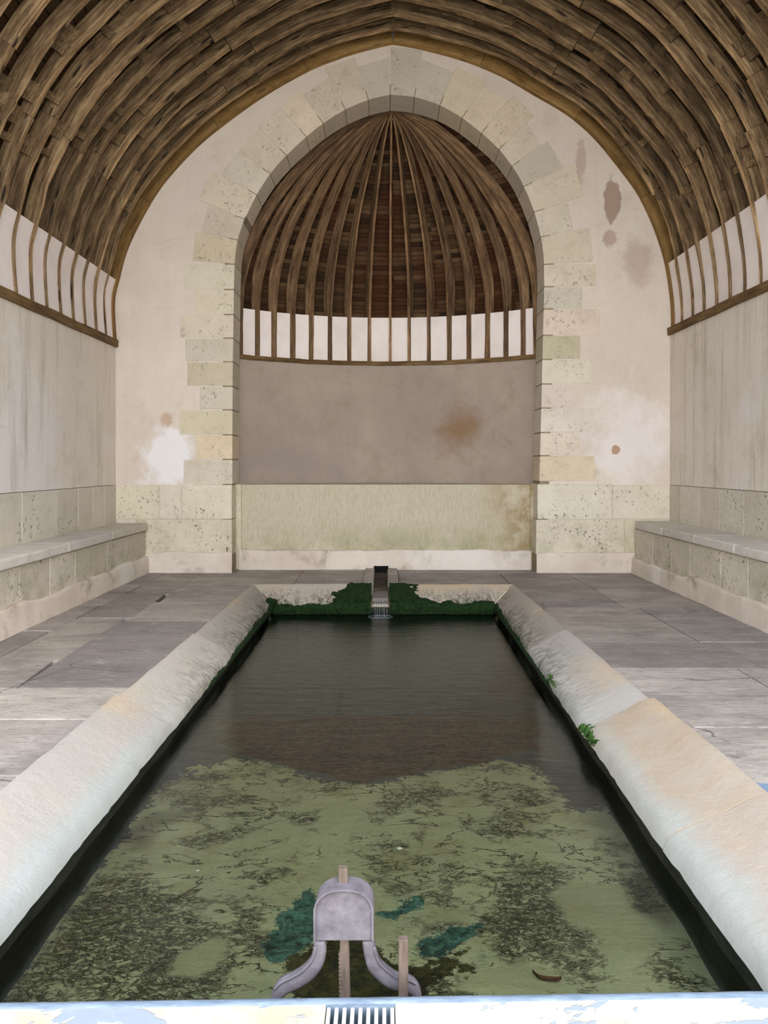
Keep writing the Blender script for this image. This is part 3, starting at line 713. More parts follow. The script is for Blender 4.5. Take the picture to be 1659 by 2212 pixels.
# ------------------------------------------------------------------ side walls and benches
def side(sgn):
    s = -1 if sgn == 'left' else 1
    X = XL if s < 0 else XR
    zt = ZP-.08 if s < 0 else wp(0, 712)[1]-.065
    m = MB()
    m.prism([(X, 1.055), (X+s*.4, 1.055), (X+s*.4, zt+.6), (X+s*.3, zt+.6), (X+s*.3, zt+.02), (X, zt+.02)], lambda u, v, w: (u, w, v), FRONT, D+.3)
    tag(m.build('wall_'+sgn, M_PS), 'pale plaster side wall on the %s with grey-green drip streaks' % sgn, 'wall', kind='structure')
    js = ([6.83, 7.54, 8.09, 8.5, 8.85] if s < 0 else [7.31, 7.84, 8.34, 8.87])
    a = [FRONT, 2.0, 2.8, 3.6, 4.4, 5.1, 5.7, 6.25 if s < 0 else 6.5]+js+[D]
    m = MB()
    for y0, y1 in zip(a, a[1:]):
        m.box(*sorted((X-s*.008, X+s*.4)), y0+.005, y1-.005, -.02, 1.05, stone_tint(random.choice([(206, 198, 184), (210, 203, 190), (200, 192, 178), (206, 197, 186)])))
    m.box(*sorted((X+s*.0, X+s*.39)), FRONT+.02, D, 0, 1.05, lin((104, 94, 78)))
    tag(m.build('trim_1'+('0' if s < 0 else '1'), M_STG, bevel=.004), 'course of pale stone blocks above the %s bench' % sgn, 'stone course', kind='structure')
    # bench
    BX = -2.87 if s < 0 else 2.985; zb = .595 if s < 0 else .625
    root = empty('stone_bench', (BX, (FRONT+D)/2, 0), 'long low stone bench built along the foot of the %s wall' % sgn, 'bench', 'stone benches along both side walls')
    js = ([5.3, 6.03, 6.58, 7.12, 7.94, 8.52] if s < 0 else [5.2, 5.8, 6.32, 6.84, 7.52, 8.0, 8.57])
    a = [FRONT, 2.1, 2.9, 3.7, 4.5]+js+[D-.012]
    m = MB()
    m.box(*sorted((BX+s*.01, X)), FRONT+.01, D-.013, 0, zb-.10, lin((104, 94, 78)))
    for y0, y1 in zip(a, a[1:]):
        m.box(*sorted((BX, BX+s*.2)), y0+.005, y1-.005, .0, zb-.095, stone_tint(random.choice([(200, 191, 176), (204, 195, 180), (192, 183, 166), (208, 199, 184)])))
    settle(m.build('bench_base', M_STG, bevel=.006), root)
    sl_ = ([FRONT, 2.6, 4.1, 5.6, 6.9, 8.0, D-.013] if s < 0 else [FRONT, 2.5, 4.0, 5.4, 6.5, 7.35, 8.2, D-.013])
    for y0, y1 in zip(sl_, sl_[1:]):
        last = y1 > D-.1
        m = MB(); n = 12; e = .035
        ed = []
        for k in range(n+1):
            y = y0+.003+(y1-y0-.006)*k/n; x = BX-s*(e+.008*nz(y*2, s*3.0, 0)+.004*nz(y*9, s))
            if last and s > 0 and k > n-4: x += s*.05*((k-(n-4))/4)**2
            ed.append((x, y))
        poly = ed+[(X-s*.001, y1-.003), (X-s*.001, y0+.003)]
        zj = random.uniform(-.003, .003); tt = stone_tint(random.choice([(206, 200, 190), (200, 192, 178), (212, 206, 196)]))
        m.prism(poly, lambda u, v, w: (u, v, w), zb-.085+zj, zb+zj, tt)
        settle(m.build('seat_slab', M_BSEAT, bevel=.014), root)
    m = MB()
    def fn(a, b):
        y = FRONT+(D-FRONT)*a; top = (.20 if s < 0 else .18)+.05*nz(y*1.6, s*4.0)+.02*nz(y*7, s*4.0)
        if s > 0 and y < 7.6: top += .03
        if b < .72: z = b/.72*top; x = BX-s*(.03+.012*nz(y*5, z*5, s)+.018*(1-b))
        else: z = top; x = BX-s*.03+s*(b-.72)/.28*.05
        return (x, y, z)
    m.grid(fn, 120, 12)
    settle(m.build('plaster_footing', M_FOOT, smooth=True), root)
side('left'); side('right')

# ------------------------------------------------------------------ paving
def xo_l(y): return -1.44-(8.33-y)/5.33*.06
def xo_r(y): return 1.39+(8.33-y)/5.33*.09
LIPZ = -.15
YB, YBL = 8.33, 8.02
def xl_l(y): return -1.18
def xl_r(y): return 1.15-(8.0-y)/5*.09 if y > 3 else 1.06
PW = .03                                     # lip overhang
ZW, ZBOT = -.265, -.40
YC = 1.88                                    # far edge of the front curb
def paving():
    m = MB()
    gp = .004
    def quad(x0a, x1a, y0, x0b, x1b, y1, c):
        z = random.uniform(-.004, .004)
        m.prism([(x0a+gp, y0+gp), (x1a-gp, y0+gp), (x1b-gp, y1-gp), (x0b+gp, y1-gp)], lambda u, v, w: (u, v, w), -.10, z, stone_tint(c))
    BL, BR = -2.88, 2.995
    gy = [(162, 152, 144), (148, 139, 134), (170, 160, 150), (156, 147, 141), (142, 134, 130)]
    lt = [(186, 175, 165), (177, 166, 157), (192, 181, 170)]
    # left inner strip
    ys = [8.33, 7.27, 6.35, 4.46, 3.91, 3.2, 2.3, 1.88, 1.0, 0.0, -1.2]
    cs = [gy[0], gy[2], gy[4], lt[2], lt[1], lt[0], lt[1], lt[2], lt[0], lt[1]]
    for y1, y0, c in zip(ys, ys[1:], cs): quad(-2.14, xo_l(y0), y0, -2.20, xo_l(y1), y1, c)
    ys = [9.23, 7.7, 6.5, 5.1, 4.46, 3.91, 2.6, 1.2, 0, -1.2]
    for i, (y1, y0) in enumerate(zip(ys, ys[1:])):
        quad(-2.60, -2.14, y0, -2.62, -2.20, y1, (gy if y0 > 4.4 else lt)[i % 3])
    ys = [9.23, 8.3, 7.1, 6.0, 5.2, 4.46, 3.7, 2.6, 1.2, 0, -1.2]
    for i, (y1, y0) in enumerate(zip(ys, ys[1:])):
        quad(-3.4 if y0 < FRONT else BL-.02, -2.60, y0, -3.4 if y0 < FRONT else BL-.02, -2.62, y1, (gy if y0 > 4.4 else lt)[(i+1) % 3])
    # right strip
    ys = [8.0, 7.0, 5.62, 4.9, 4.34, 3.8, 3.26, 2.5, 1.88, 1, 0, -1.2]
    for i, (y1, y0) in enumerate(zip(ys, ys[1:])):
        xm = 2.30+.12*((i*37) % 5-2)/2
        c1 = gy[(i+1) % 4] if y0 > 4.5 else lt[i % 3]; c2 = gy[(i+2) % 4] if y0 > 4.5 else lt[(i+1) % 3]
        quad(xo_r(y0), xm, y0, xo_r(y1), xm, y1, c1); quad(xm, BR+.02 if y0 > FRONT-.5 else 3.6, y0, xm, BR+.02 if y0 > FRONT-.5 else 3.6, y1, c2)
    quad(1.375, 2.2, 8.0, 1.36, 2.15, 9.23, gy[1]); quad(2.2, BR+.02, 8.0, 2.15, BR+.02, 9.23, gy[3])
    # behind the basin
    quad(-2.20, -1.0, 8.33, -2.20, -1.0, 9.23, gy[2]); quad(-1.0, -.24, 8.33, -1.0, -.24, 9.55, gy[0]); quad(.15, 1.36, 8.33, .15, 1.36, 9.23, gy[1])
    quad(-1.88, -1.0, 9.23, -1.88, -1.0, 9.6, gy[0]); quad(.15, 1.9, 9.23, .15, 1.9, 9.6, gy[3])
    tag(m.build('floor', M_FL, bevel=.005), 'worn grey-mauve stone paving around the basin', 'floor', kind='structure')
    m = MB()
    for a in ((-3.5, -1.5, -1.5, 9.6), (1.5, 3.5, -1.5, 9.6), (-1.52, 1.52, 8.36, 10.6)): m.box(a[0], a[1], a[2], a[3], -.3, -.045)
    tag(m.build('floor_bedding', M_EARTH), 'earth bedding in the paving joints', 'floor', kind='structure')
    m = MB()
    m.box(-14, 14, -14, 1.0, -.30, -.11); m.box(-14, -3.45, 1.0, 12, -.30, -.11); m.box(3.65, 14, 1.0, 12, -.30, -.11)
    tag(m.build('ground', M_OUT), 'pale gravel ground outside the hall', 'ground', kind='structure')
paving()

# ------------------------------------------------------------------ basin
def prof(t):        # cross-section of a washing stone from paving (0) to lip (1): offset along slope, height
    return LIPZ*(t**1.12)
def side_stone(s, y0, y1, zoff, col, lab, near=False):
    m = MB(); n = max(6, int((y1-y0)/.05)); nb = 12; seed = y0*7+s
    xo = xo_l if s < 0 else xo_r; xl = xl_l if s < 0 else xl_r
    g = .004
    def mitre(y, x):      # cut at 45 degrees into the back corner
        return y
    def pt(a, b):
        y = y0+g+(y1-y0-2*g)*a
        tl = b/nb
        if tl <= .8:
            t = tl/.8
            yy = y
            if y1 > 8.2:      # mitred at the back corner
                ymax = YB+(YBL-YB)*t; yy = y0+g+(ymax-g-y0-g)*a
            x = xo(yy)+(xl(yy)-xo(yy))*t+s*-.0
            chip = .010*max(0, nz(yy*6, seed))+.006*nz(yy*17, seed)
            if t > .9: x += s*chip
            if t < .05: x += s*.006*nz(yy*8, seed+4)
            z = prof(t)+zoff*(1-t*.6)+.004*nz(yy*3, t*2, seed)+.012*math.sin(min(t*9, math.pi))*(1 if t < .35 else 0)
            return (x, yy, z)
        yy = y if y1 < 8.2 else y0+g+(YBL-g-y0-g)*a
        x = xl(yy)+s*(.010*max(0, nz(yy*6, seed))+.006*nz(yy*17, seed))
        if tl <= .9: return (x+s*.004, yy, LIPZ+zoff*.4-.045)
        if tl <= .96: return (xl(yy)+s*(PW+.02), yy, LIPZ-.05)
        return (xo(yy)+s*-.01, yy, -.20)
    rows = [[pt(a/n, b) for b in range(nb+1)] for a in range(n+1)]
    for a in range(n):
        for b in range(nb):
            v0, v1 = min(b/nb/.8, 1.1), min((b+1)/nb/.8, 1.1)
            m.face([rows[a][b], rows[a+1][b], rows[a+1][b+1], rows[a][b+1]], lin(col), [(0, v0), (0, v0), (0, v1), (0, v1)])
        m.face([rows[a][nb], rows[a+1][nb], rows[a+1][0], rows[a][0]], lin(col), [(0, 0)]*4)
    m.face(rows[0], lin(col), [(0, .2)]*(nb+1)); m.face(rows[-1], lin(col), [(0, .2)]*(nb+1))
    o = m.build('washing_stone', M_RIM, smooth=True, merge=True)
    for p in o.data.polygons:
        if len(p.vertices) > 4: p.use_smooth = False
    em = o.modifiers.new('e', 'EDGE_SPLIT'); em.split_angle = math.radians(50)
    tag(o, lab, 'basin edge stone', 'sloping washing stones round the basin')
L = [(5.88, YB, 0, (166, 158, 148), 'darkest lichen-streaked sloping washing stone, left side, at the back corner'),
     (4.24, 5.88, .006, (178, 170, 160), 'grey-streaked sloping washing stone, left side, second from the back corner'),
     (1.88-.02, 4.24, .028, (172, 163, 154), 'long pale sloping washing stone, left side, nearest the front curb')]
for a in L: side_stone(-1, *a)
R = [(6.9, YB, 0, (168, 158, 148), 'short brownish sloping washing stone, right side, at the back corner'),
     (6.01, 6.9, .0, (166, 158, 146), 'short green-stained sloping washing stone, right side, second from the back'),
     (4.17, 6.01, .006, (180, 173, 164), 'long grey sloping washing stone, right side, third from the back'),
     (2.95, 4.17, .034, (168, 150, 130), 'raised orange-tinted sloping washing stone, right side, beside the fern'),
     (1.88-.02, 2.95, .034, (166, 150, 134), 'pale orange sloping washing stone, right side, nearest the front curb')]
for a in R: side_stone(1, *a)
def back_stone(x0, x1, mitre, col, lab):
    m = MB(); n = max(6, int((x1-x0)/.04)); nb = 10; seed = x0*3
    def pt(a, b):
        tl = b/nb
        t = min(tl/.8, 1)
        xa = x0+.004; xb = x1-.004
        if mitre < 0: xa += (xl_l(8)-xo_l(8))*t
        if mitre > 0: xb -= (xo_r(8)-xl_r(8))*t
        x = xa+(xb-xa)*a
        chip = .012*nz(x*6, seed)+.006*nz(x*18, seed)
        if tl <= .8: return (x, YB+(YBL-YB)*t+(chip if t > .9 else 0), prof(t)+.005*nz(x*4, t*3, 2))
        if tl <= .9: return (x, YBL+chip, LIPZ-.04)
        return (x, YB, -.2)
    rows = [[pt(a/n, b) for b in range(nb+1)] for a in range(n+1)]
    for a in range(n):
        for b in range(nb):
            v0, v1 = min(b/nb/.8, 1.1), min((b+1)/nb/.8, 1.1)
            m.face([rows[a][b], rows[a+1][b], rows[a+1][b+1], rows[a][b+1]], lin(col), [(0, v0), (0, v0), (0, v1), (0, v1)])
        m.face([rows[a][nb], rows[a+1][nb], rows[a+1][0], rows[a][0]], lin(col), [(0, 0)]*4)
    m.face(rows[0], lin(col)); m.face(rows[-1], lin(col))
    o = m.build('washing_stone', M_RIMB, smooth=True, merge=True)
    em = o.modifiers.new('e', 'EDGE_SPLIT'); em.split_angle = math.radians(50)
    tag(o, lab, 'basin edge stone', 'sloping washing stones round the basin')
back_stone(-1.44, -.16, -1, (184, 172, 158), 'whitish sloping stone of the basin back edge, left of the spout')
back_stone(.06, 1.39, 1, (184, 172, 156), 'cream sloping stone of the basin back edge, right of the spout')

def pool():
    # walls
    m = MB()
    xw = lambda s, y: (xl_l(y)-PW) if s < 0 else (xl_r(y)+PW)
    for s in (-1, 1):
        def fn(a, b, s=s):
            y = YC-.6+(YBL+PW-YC+.6)*a; z = -.205+(ZBOT-.02+.205)*b
            return (xw(s, y)+s*.012*nz(y*3, z*8, s), y, z)
        m.grid(fn, 120, 8); 
        m.grid(lambda a, b, s=s: (xw(s, YC-.6+(YBL+PW-YC+.6)*a)+s*b*.3, YC-.6+(YBL+PW-YC+.6)*a, -.205), 10, 1)
    m.grid(lambda a, b: (-1.25+2.5*a, YBL+PW+.01*nz(a*9, b*3), -.20+(ZBOT+.18)*b), 60, 6)
    tag(m.build('wall_basin', M_PW, smooth=False, fix=False), 'dark wet walls of the basin', 'basin wall', kind='structure')
    # floor with painted masks of what grows on it
    def pg(pts): return [fl(px, py, ZBOT) for px, py in pts]
    green = pg([(-200, 2350), (-20, 2130), (110, 1980), (230, 1850), (350, 1700), (440, 1660), (500, 1640), (560, 1632), (640, 1668), (700, 1692), (820, 1690), (940, 1662), (1070, 1636), (1120, 1650), (1180, 1690), (1240, 1740), (1310, 1745), (1430, 1850), (1640, 2130), (1850, 2350)])
    brown = pg([(480, 1556), (700, 1546), (1160, 1550), (1168, 1620), (1060, 1642), (930, 1668), (800, 1688), (640, 1664), (520, 1630), (480, 1600)])
    dark = [pg([(1170, 1660), (1230, 1668), (1290, 1690), (1312, 1738), (1240, 1735), (1195, 1705)]), pg([(268, 1800), (330, 1755), (425, 1752), (350, 1790), (318, 1838), (275, 1838)])]
    teal = [pg([(568, 2050), (590, 1980), (622, 1948), (680, 1915), (700, 1960), (700, 2010), (650, 2062), (600, 2074)]), pg([(800, 1950), (850, 1962), (905, 1935), (880, 1978), (830, 1990)]), pg([(880, 2040), (955, 2002), (1030, 1988), (1012, 2032), (940, 2062), (890, 2062)])]
    mossy = [pg([(640, 2068), (700, 2030), (800, 2040), (880, 2070), (1000, 2056), (1010, 2096), (930, 2130), (900, 2200), (680, 2200), (640, 2130)])]
    smooth_ = [pg([(370, 2100), (385, 2066), (430, 2050), (480, 2020), (500, 2040), (470, 2080), (420, 2100)]), pg([(1010, 2140), (1000, 2100), (1150, 2085), (1200, 2110), (1210, 2140)]), pg([(1180, 1930), (1250, 1900), (1340, 1920), (1400, 2040), (1360, 2060), (1240, 2000)]), pg([(900, 1990), (930, 1960), (1010, 1960), (1000, 1985)])]
    coarse = [pg([(60, 2150), (170, 1940), (330, 1900), (480, 1990), (520, 2110), (400, 2160)]), pg([(1080, 1960), (1110, 1900), (1180, 1890), (1260, 1990), (1250, 2080), (1120, 2060)])]
    grey = [pg([(1355, 1900), (1410, 1890), (1445, 1980), (1430, 2010), (1375, 1975)])]
    def inside(p, poly):
        c = False; x, y = p; j = len(poly)-1
        for i in range(len(poly)):
            if (poly[i][1] > y) != (poly[j][1] > y) and x < (poly[j][0]-poly[i][0])*(y-poly[i][1])/(poly[j][1]-poly[i][1])+poly[i][0]: c = not c
            j = i
        return c
    def sd(p, poly):
        best = 9
        for a, b in zip(poly, poly[1:]+poly[:1]):
            dx, dy = b[0]-a[0], b[1]-a[1]; t = max(0, min(1, ((p[0]-a[0])*dx+(p[1]-a[1])*dy)/(dx*dx+dy*dy+1e-9)))
            best = min(best, math.hypot(p[0]-a[0]-dx*t, p[1]-a[1]-dy*t))
        return best if inside(p, poly) else -best
    def mk(p, polys, w): return max(0, min(1, .5+max(sd(p, q) for q in polys)/w))
    NU, NV = 96, 260
    xs = lambda a: -1.24+2.44*a
    me_v = []; r1 = []; r2 = []; r3 = []
    y0, y1 = YC-.6, YBL+.06
    for j in range(NV+1):
        y = y0+(y1-y0)*j/NV
        for i in range(NU+1):
            x = xs(i/NU)
            me_v.append((x, y, ZBOT+.006*fbm(x*2, y*2)))
            q = (x+.05*nz(x*3, y*3, 1)+.025*nz(x*9, y*9, 2), y+.05*nz(x*3, y*3, 5)+.025*nz(x*9, y*9, 6))
            r1.append((mk(q, [green], .30), mk(q, [brown], .22), mk(q, teal, .10)))
            r2.append((mk(q, mossy, .14)*.95, mk(q, smooth_, .10), mk(q, coarse, .3)))
            t = 1.0
            dd = mk(q, dark+grey, .06); t *= 1-.5*dd
            # slab joints of the bare part of the floor
            jd = min(abs(y-fl(0, 1487, ZBOT)[1]), abs(y-fl(0, 1545, ZBOT)[1]))
            ys_ = (fl(0, 1487, ZBOT)[1], fl(0, 1545, ZBOT)[1])
            if ys_[1] < y < ys_[0]: jd = min(jd, abs(x-fl(735, 1515, ZBOT)[0]))
            if jd < .014: t *= .62
            r3.append((t, t, t))
    fc = [(j*(NU+1)+i, j*(NU+1)+i+1, (j+1)*(NU+1)+i+1, (j+1)*(NU+1)+i) for j in range(NV) for i in range(NU)]
    me = bpy.data.meshes.new('basin_floor'); me.from_pydata(me_v, [], fc)
    for nm, dat in (('mask', r1), ('mask2', r2), ('tint', r3)):
        at = me.attributes.new(nm, 'FLOAT_COLOR', 'POINT'); at.data.foreach_set('color', [c for t in dat for c in (*t, 1)])
    me.materials.append(M_PF)
    o = bpy.data.objects.new('floor_basin', me); C.objects.link(o)
    tag(o, 'basin floor under water, covered in pale green algae, brown silt and teal weed', 'basin floor', kind='structure')
    # water
    m = MB()
    m.grid(lambda a, b: (-1.22+2.40*a, YC-.3+(YBL+.035-YC+.3)*b, ZW), 4, 10)
    tag(m.build('water', M_WATER, fix=False), 'clear shallow still water filling the long basin', 'water', kind='stuff')
pool()

# front curb with its drain
def curb():
    root = empty('front_curb', (0, YC-.2, 0), 'whitewashed stone curb with a blue-grey nosing closing the near end of the basin', 'curb')
    e = lambda x: YC+(x)*.022/1.0
    gx0, gx1 = -.142, .024
    def piece(x0, x1, y0, z0=-.42):
        m = MB(); n = max(3, int((x1-x0)/.03))
        P = [(y0, z0), (y0, .0)]
        rows = []
        for k in range(n+1):
            x = x0+(x1-x0)*k/n; w = .0025*nz(x*9, 3)+.002*nz(x*30, 5); ye = e(x)-.022
            rows.append([(x, y0, z0), (x, y0, .0), (x, ye+w*2, .0+w*.3), (x, ye+w*2, z0)])
        for k in range(n):
            for q in range(4): m.face([rows[k][q], rows[k][(q+1) % 4], rows[k+1][(q+1) % 4], rows[k+1][q]])
        m.face(rows[0]); m.face(rows[-1]); return m
    for (x0, x1, y0) in ((-3.4, gx0, 1.0), (gx1, 3.4, 1.0)):
        settle(piece(x0, x1, y0).build('curb_block', M_CURB, merge=True, bevel=.004), root)
    settle(piece(gx0, gx1, YC-.035).build('curb_block', M_LIPB, merge=True), root)
    m = MB(); n = 120; sec = []
    for k in range(n+1):
        x = -3.4+6.8*k/n; ye = e(x); w = .002*nz(x*12, 9); r = []
        for a in range(7):
            an = math.pi*a/6
            r.append((x, ye-.013+.013*math.sin(an)+w, -.012+.016*math.cos(an) if a < 4 else -.012-.016*(a-3)/3))
        r += [(x, ye-.028, -.03), (x, ye-.028, .003)]
        sec.append(r)
    for k in range(n):
        for q in range(len(sec[0])):
            q2 = (q+1) % len(sec[0]); m.face([sec[k][q], sec[k][q2], sec[k+1][q2], sec[k+1][q]])
    m.face(sec[0]); m.face(sec[-1])
    settle(m.build('nosing', M_LIPB, smooth=True, merge=True), root)
    m = MB(); m.box(gx0-.01, gx1+.01, 1.0, YC-.03, -.42, -.07); settle(m.build('drain_bed', M_MOSS), root)
    gr = empty('drain_grille', (gx0, YC-.1, 0), 'white barred drain grille let into the middle of the front curb', 'grille')
    n = 8
    for k in range(n+1):
        x = gx0+.007+(gx1-gx0-.014)*k/n
        m = MB(); m.box(x-.0045, x+.0045, 1.25, YC-.037, -.022, -.002)
        settle(m.build('bar', M_BAR, bevel=.0015), gr)
    m = MB(); m.box(gx0+.001, gx1-.001, 1.23, 1.248, -.03, -.001); settle(m.build('crossbar', M_BAR, bevel=.002), gr)
curb()

# ------------------------------------------------------------------ spout channel
def channel():
    root = empty('spout_channel', (-.05, 8.9, 0), 'narrow grey stone water channel running from the niche wall to the basin', 'water channel')
    x0, x1 = -.128, .028
    tb = lin((120, 112, 104))
    m = MB()
    m.prism([(7.955, -.085), (9.53, -.05), (9.53, -.2), (8.1, -.2), (7.965, -.125)], lambda u, v, w: (w, u, v), x0-.005, x1+.005, tb)
    settle(m.build('channel_bed', M_BSEAT, bevel=.004), root)
    for a, b in ((x0-.115, x0), (x1, x1+.12)):
        m = MB(); m.prism([(a, 8.42), (b, 8.34), (b, 9.5), (a, 9.5)], lambda u, v, w: (u, v, w), -.12, .022, lin((162, 150, 142)))
        settle(m.build('channel_side', M_FL, bevel=.01), root)
    m = MB(); m.box(x0, x1, 9.05, 9.40, -.05, -.02, lin((60, 54, 44))); settle(m.build('channel_step', M_EARTH, bevel=.004), root)
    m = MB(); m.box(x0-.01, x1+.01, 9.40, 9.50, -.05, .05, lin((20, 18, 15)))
    g = simple('inlet_shade', (8, 7, 6), (16, 14, 11)); settle(m.build('inlet_shade_block', g), root)  # solid near-black block, its colour standing for the shade inside the inlet
    # falling water
    root2 = empty('water_trickle', (-.05, 7.93, ZW), 'thin curtain of clear water falling from the spout into the basin', 'falling water')
    for k in range(6):
        x = x0+.03+(x1-x0-.05)*k/5+random.uniform(-.004, .004); m = MB(); w0 = random.uniform(.0018, .0035); ph = random.random()*9
        rows = []
        for q in range(9):
            t = q/8; z = -.09+(ZW+.09)*t; y = 7.95-.035*math.sqrt(t)
            w = w0*(1-.35*t)+.0012*nz(t*9, ph); xx = x+(x-(x0+x1)/2)*t*.25
            rows.append([(xx+w*math.cos(a*math.pi/3), y+w*math.sin(a*math.pi/3), z) for a in range(6)])
        for q in range(8):
            for e in range(6): m.face([rows[q][e], rows[q][(e+1) % 6], rows[q+1][(e+1) % 6], rows[q+1][e]])
        settle(m.build('water_strand', M_SPLASH, smooth=True, merge=True), root2)
    m = MB()
    for rr in (.05, .10):
        def fn(a, b, rr=rr):
            an = a*2*math.pi; br = b*2*math.pi; q = rr+.006*nz(math.cos(an)*3, math.sin(an)*3, rr*30)
            return (-.05+1.25*(q+.003*math.cos(br))*math.cos(an), 7.89+.8*(q+.003*math.cos(br))*math.sin(an), ZW+.0025*math.sin(br)+.001)
        m.grid(fn, 40, 6)
    settle(m.build('splash_ring', M_SPLASH, smooth=True), root2)
channel()

# ------------------------------------------------------------------ moss and fern
def blob(name, pts, lab, group=None, mat=None):       # pts: (x,y,z,rx,ry,rz) lumps grown into one bumpy cushion
    bm = bmesh.new()
    for (x, y, z, rx, ry, rz) in pts:
        r = bmesh.ops.create_icosphere(bm, subdivisions=3, radius=1)
        for v in r['verts']:
            c = v.co.copy(); k = 1+.28*noise.noise(c*2.3+Vector((x*9, y*9, 0)))+.16*noise.noise(c*6+Vector((x*7, 1, y)))
            v.co = Vector((x+c.x*rx*k, y+c.y*ry*k, z+c.z*rz*k))
    me = bpy.data.meshes.new(name); bm.to_mesh(me); bm.free()
    for p in me.polygons: p.use_smooth = True
    me.materials.append(mat or M_MOSS); o = bpy.data.objects.new(name, me); C.objects.link(o)
    return tag(o, lab, 'moss', group, 'stuff')
def slope_back(t): return (YB+(YBL-YB)*t, prof(t))
def moss():
    def patch(fn, nrm, mask, nu, nv, h, lab):      # a cushion that hugs fn(a,b) where mask(a,b) > 0
        m = MB()
        def g(a, b):
            p = Vector(fn(a, b)); k = mask(a, b); n = Vector(nrm(a, b))
            bump = .5+.5*noise.noise(p*38)+.35*noise.noise(p*90)
            return p+n*((h*min(1, k*3)*(.45+.75*bump)+.001) if k > 0 else -.03)
        m.grid(g, nu, nv)
        tag(m.build('moss', M_MOSS, smooth=True, fix=False), lab, 'moss', None, 'stuff')
    up = Vector((0, -.43, .9)).normalized()
    def cush(x0, x1, f, lab):
        patch(lambda a, b: (x0+(x1-x0)*a, *slope_back(min(.99, b))), lambda a, b: up, lambda a, b: f(a, b)+.28*nz(a*4, b*3, x0)+.16*nz(a*13, b*9, x0), 110, 60, .022, lab)
    cush(-.64, -.145, lambda a, b: .12+a*1.25-max(0, .55-b)*1.6*(1-a)-(.9-a)*.45, 'thick dark moss cushion on the back edge, left of the spout')
    cush(.045, .62, lambda a, b: .95-a*1.9+max(0, b-.5)*.9, 'smooth green moss cushion on the back edge, right of the spout')
    def fringe(x0, x1, lf, lab):     # wraps the lip, then hangs to the water
        def fn(a, b):
            x = x0+(x1-x0)*a
            if b < .3: t = .72+.28*b/.3; y, z = slope_back(t); return (x, y, z)
            u = (b-.3)/.7; return (x, YBL-.004-.012*math.sin(u*math.pi), LIPZ-.115*u)
        patch(fn, lambda a, b: (up if b < .25 else Vector((0, -1, .2)).normalized()), lambda a, b: b*2.2-lf(a)+.45*nz(a*6, b, x0)+.2*nz(a*25, b*3, x0), 160, 24, .020, lab)
    fringe(-1.165, -.15, lambda a: .72-.9*max(0, min(1, (a-.5)*5)), 'wet green moss fringe under the back edge, left of the spout')
    fringe(.05, 1.14, lambda a: .50-.8*max(0, min(1, (.45-a)*5)), 'wet green moss fringe under the back edge, right of the spout')
    for s, lab in ((-1, 'green moss fringe hanging along the lip of the left washing stones'), (1, 'green moss fringe hanging along the lip of the right washing stones')):
        xl = xl_l if s < 0 else xl_r
        def fn(a, b, s=s, xl=xl):
            y = 4.3+3.68*a; xo = xo_l(y) if s < 0 else xo_r(y)
            if b < .3: t = .82+.18*b/.3; return (xo+(xl(y)-xo)*t, y, prof(t)+.006)
            u = (b-.3)/.7; return (xl(y)-s*(.003+.010*math.sin(u*math.pi)), y, LIPZ-.06*u*(.5+.9*a))
        patch(fn, lambda a, b, s=s: (Vector((-s*.4, 0, .9)) if b < .25 else Vector((-s, 0, .2)).normalized()), lambda a, b, s=s: b*1.7-1.65+a*1.15-max(0, .25-a)*5+.42*nz(a*14, b, s)+.25*nz(a*60, b*3, s), 420, 16, .009, lab)
    P = [(-1.19+random.uniform(-.04, .05), 7.99+random.uniform(-.07, .05), LIPZ+random.uniform(-.02, .03), .03, .03, .025) for k in range(22)]
    blob('moss', P, 'bright moss clump in the cracked back left corner of the basin')
moss()
def tuft(name, cx, cy, cz, lean, n, size, spread, lab):
    root_m = MB()
    for k in range(n):
        y = cy+random.uniform(-spread, spread); x = cx+random.uniform(-.01, .02)*1; z = cz+random.uniform(-.01, .02)
        an = random.uniform(-1.2, 1.2); l = size*random.uniform(.5, 1.1); w = l*.16
        d = Vector((lean*math.cos(an)*.6, math.sin(an)*.7, random.uniform(-.2, .8))).normalized(); s_ = d.cross(Vector((0, 0, 1))).normalized()
        up = s_.cross(d)
        prev = None
        for q in range(5):
            t = q/4; c = Vector((x, y, z))+d*l*t+up*(-.25*l*t*t); ww = w*math.sin(math.pi*(.12+.85*t))
            cur = (c-s_*ww, c+up*ww*.4, c+s_*ww)
            if prev:
                root_m.face([prev[0], prev[1], cur[1], cur[0]]); root_m.face([prev[1], prev[2], cur[2], cur[1]])
            prev = cur
    o = root_m.build(name, M_LEAF, merge=False, fix=False); tag(o, lab, 'plant')
tuft('fern', 1.075, 4.12, LIPZ-.01, 1, 170, .055, .13, 'bright green fern tuft growing on the lip of the right washing stones')
tuft('fern', 1.11, 5.12, LIPZ-.01, 1, 90, .05, .12, 'smaller dark green fern tuft further back on the right lip')

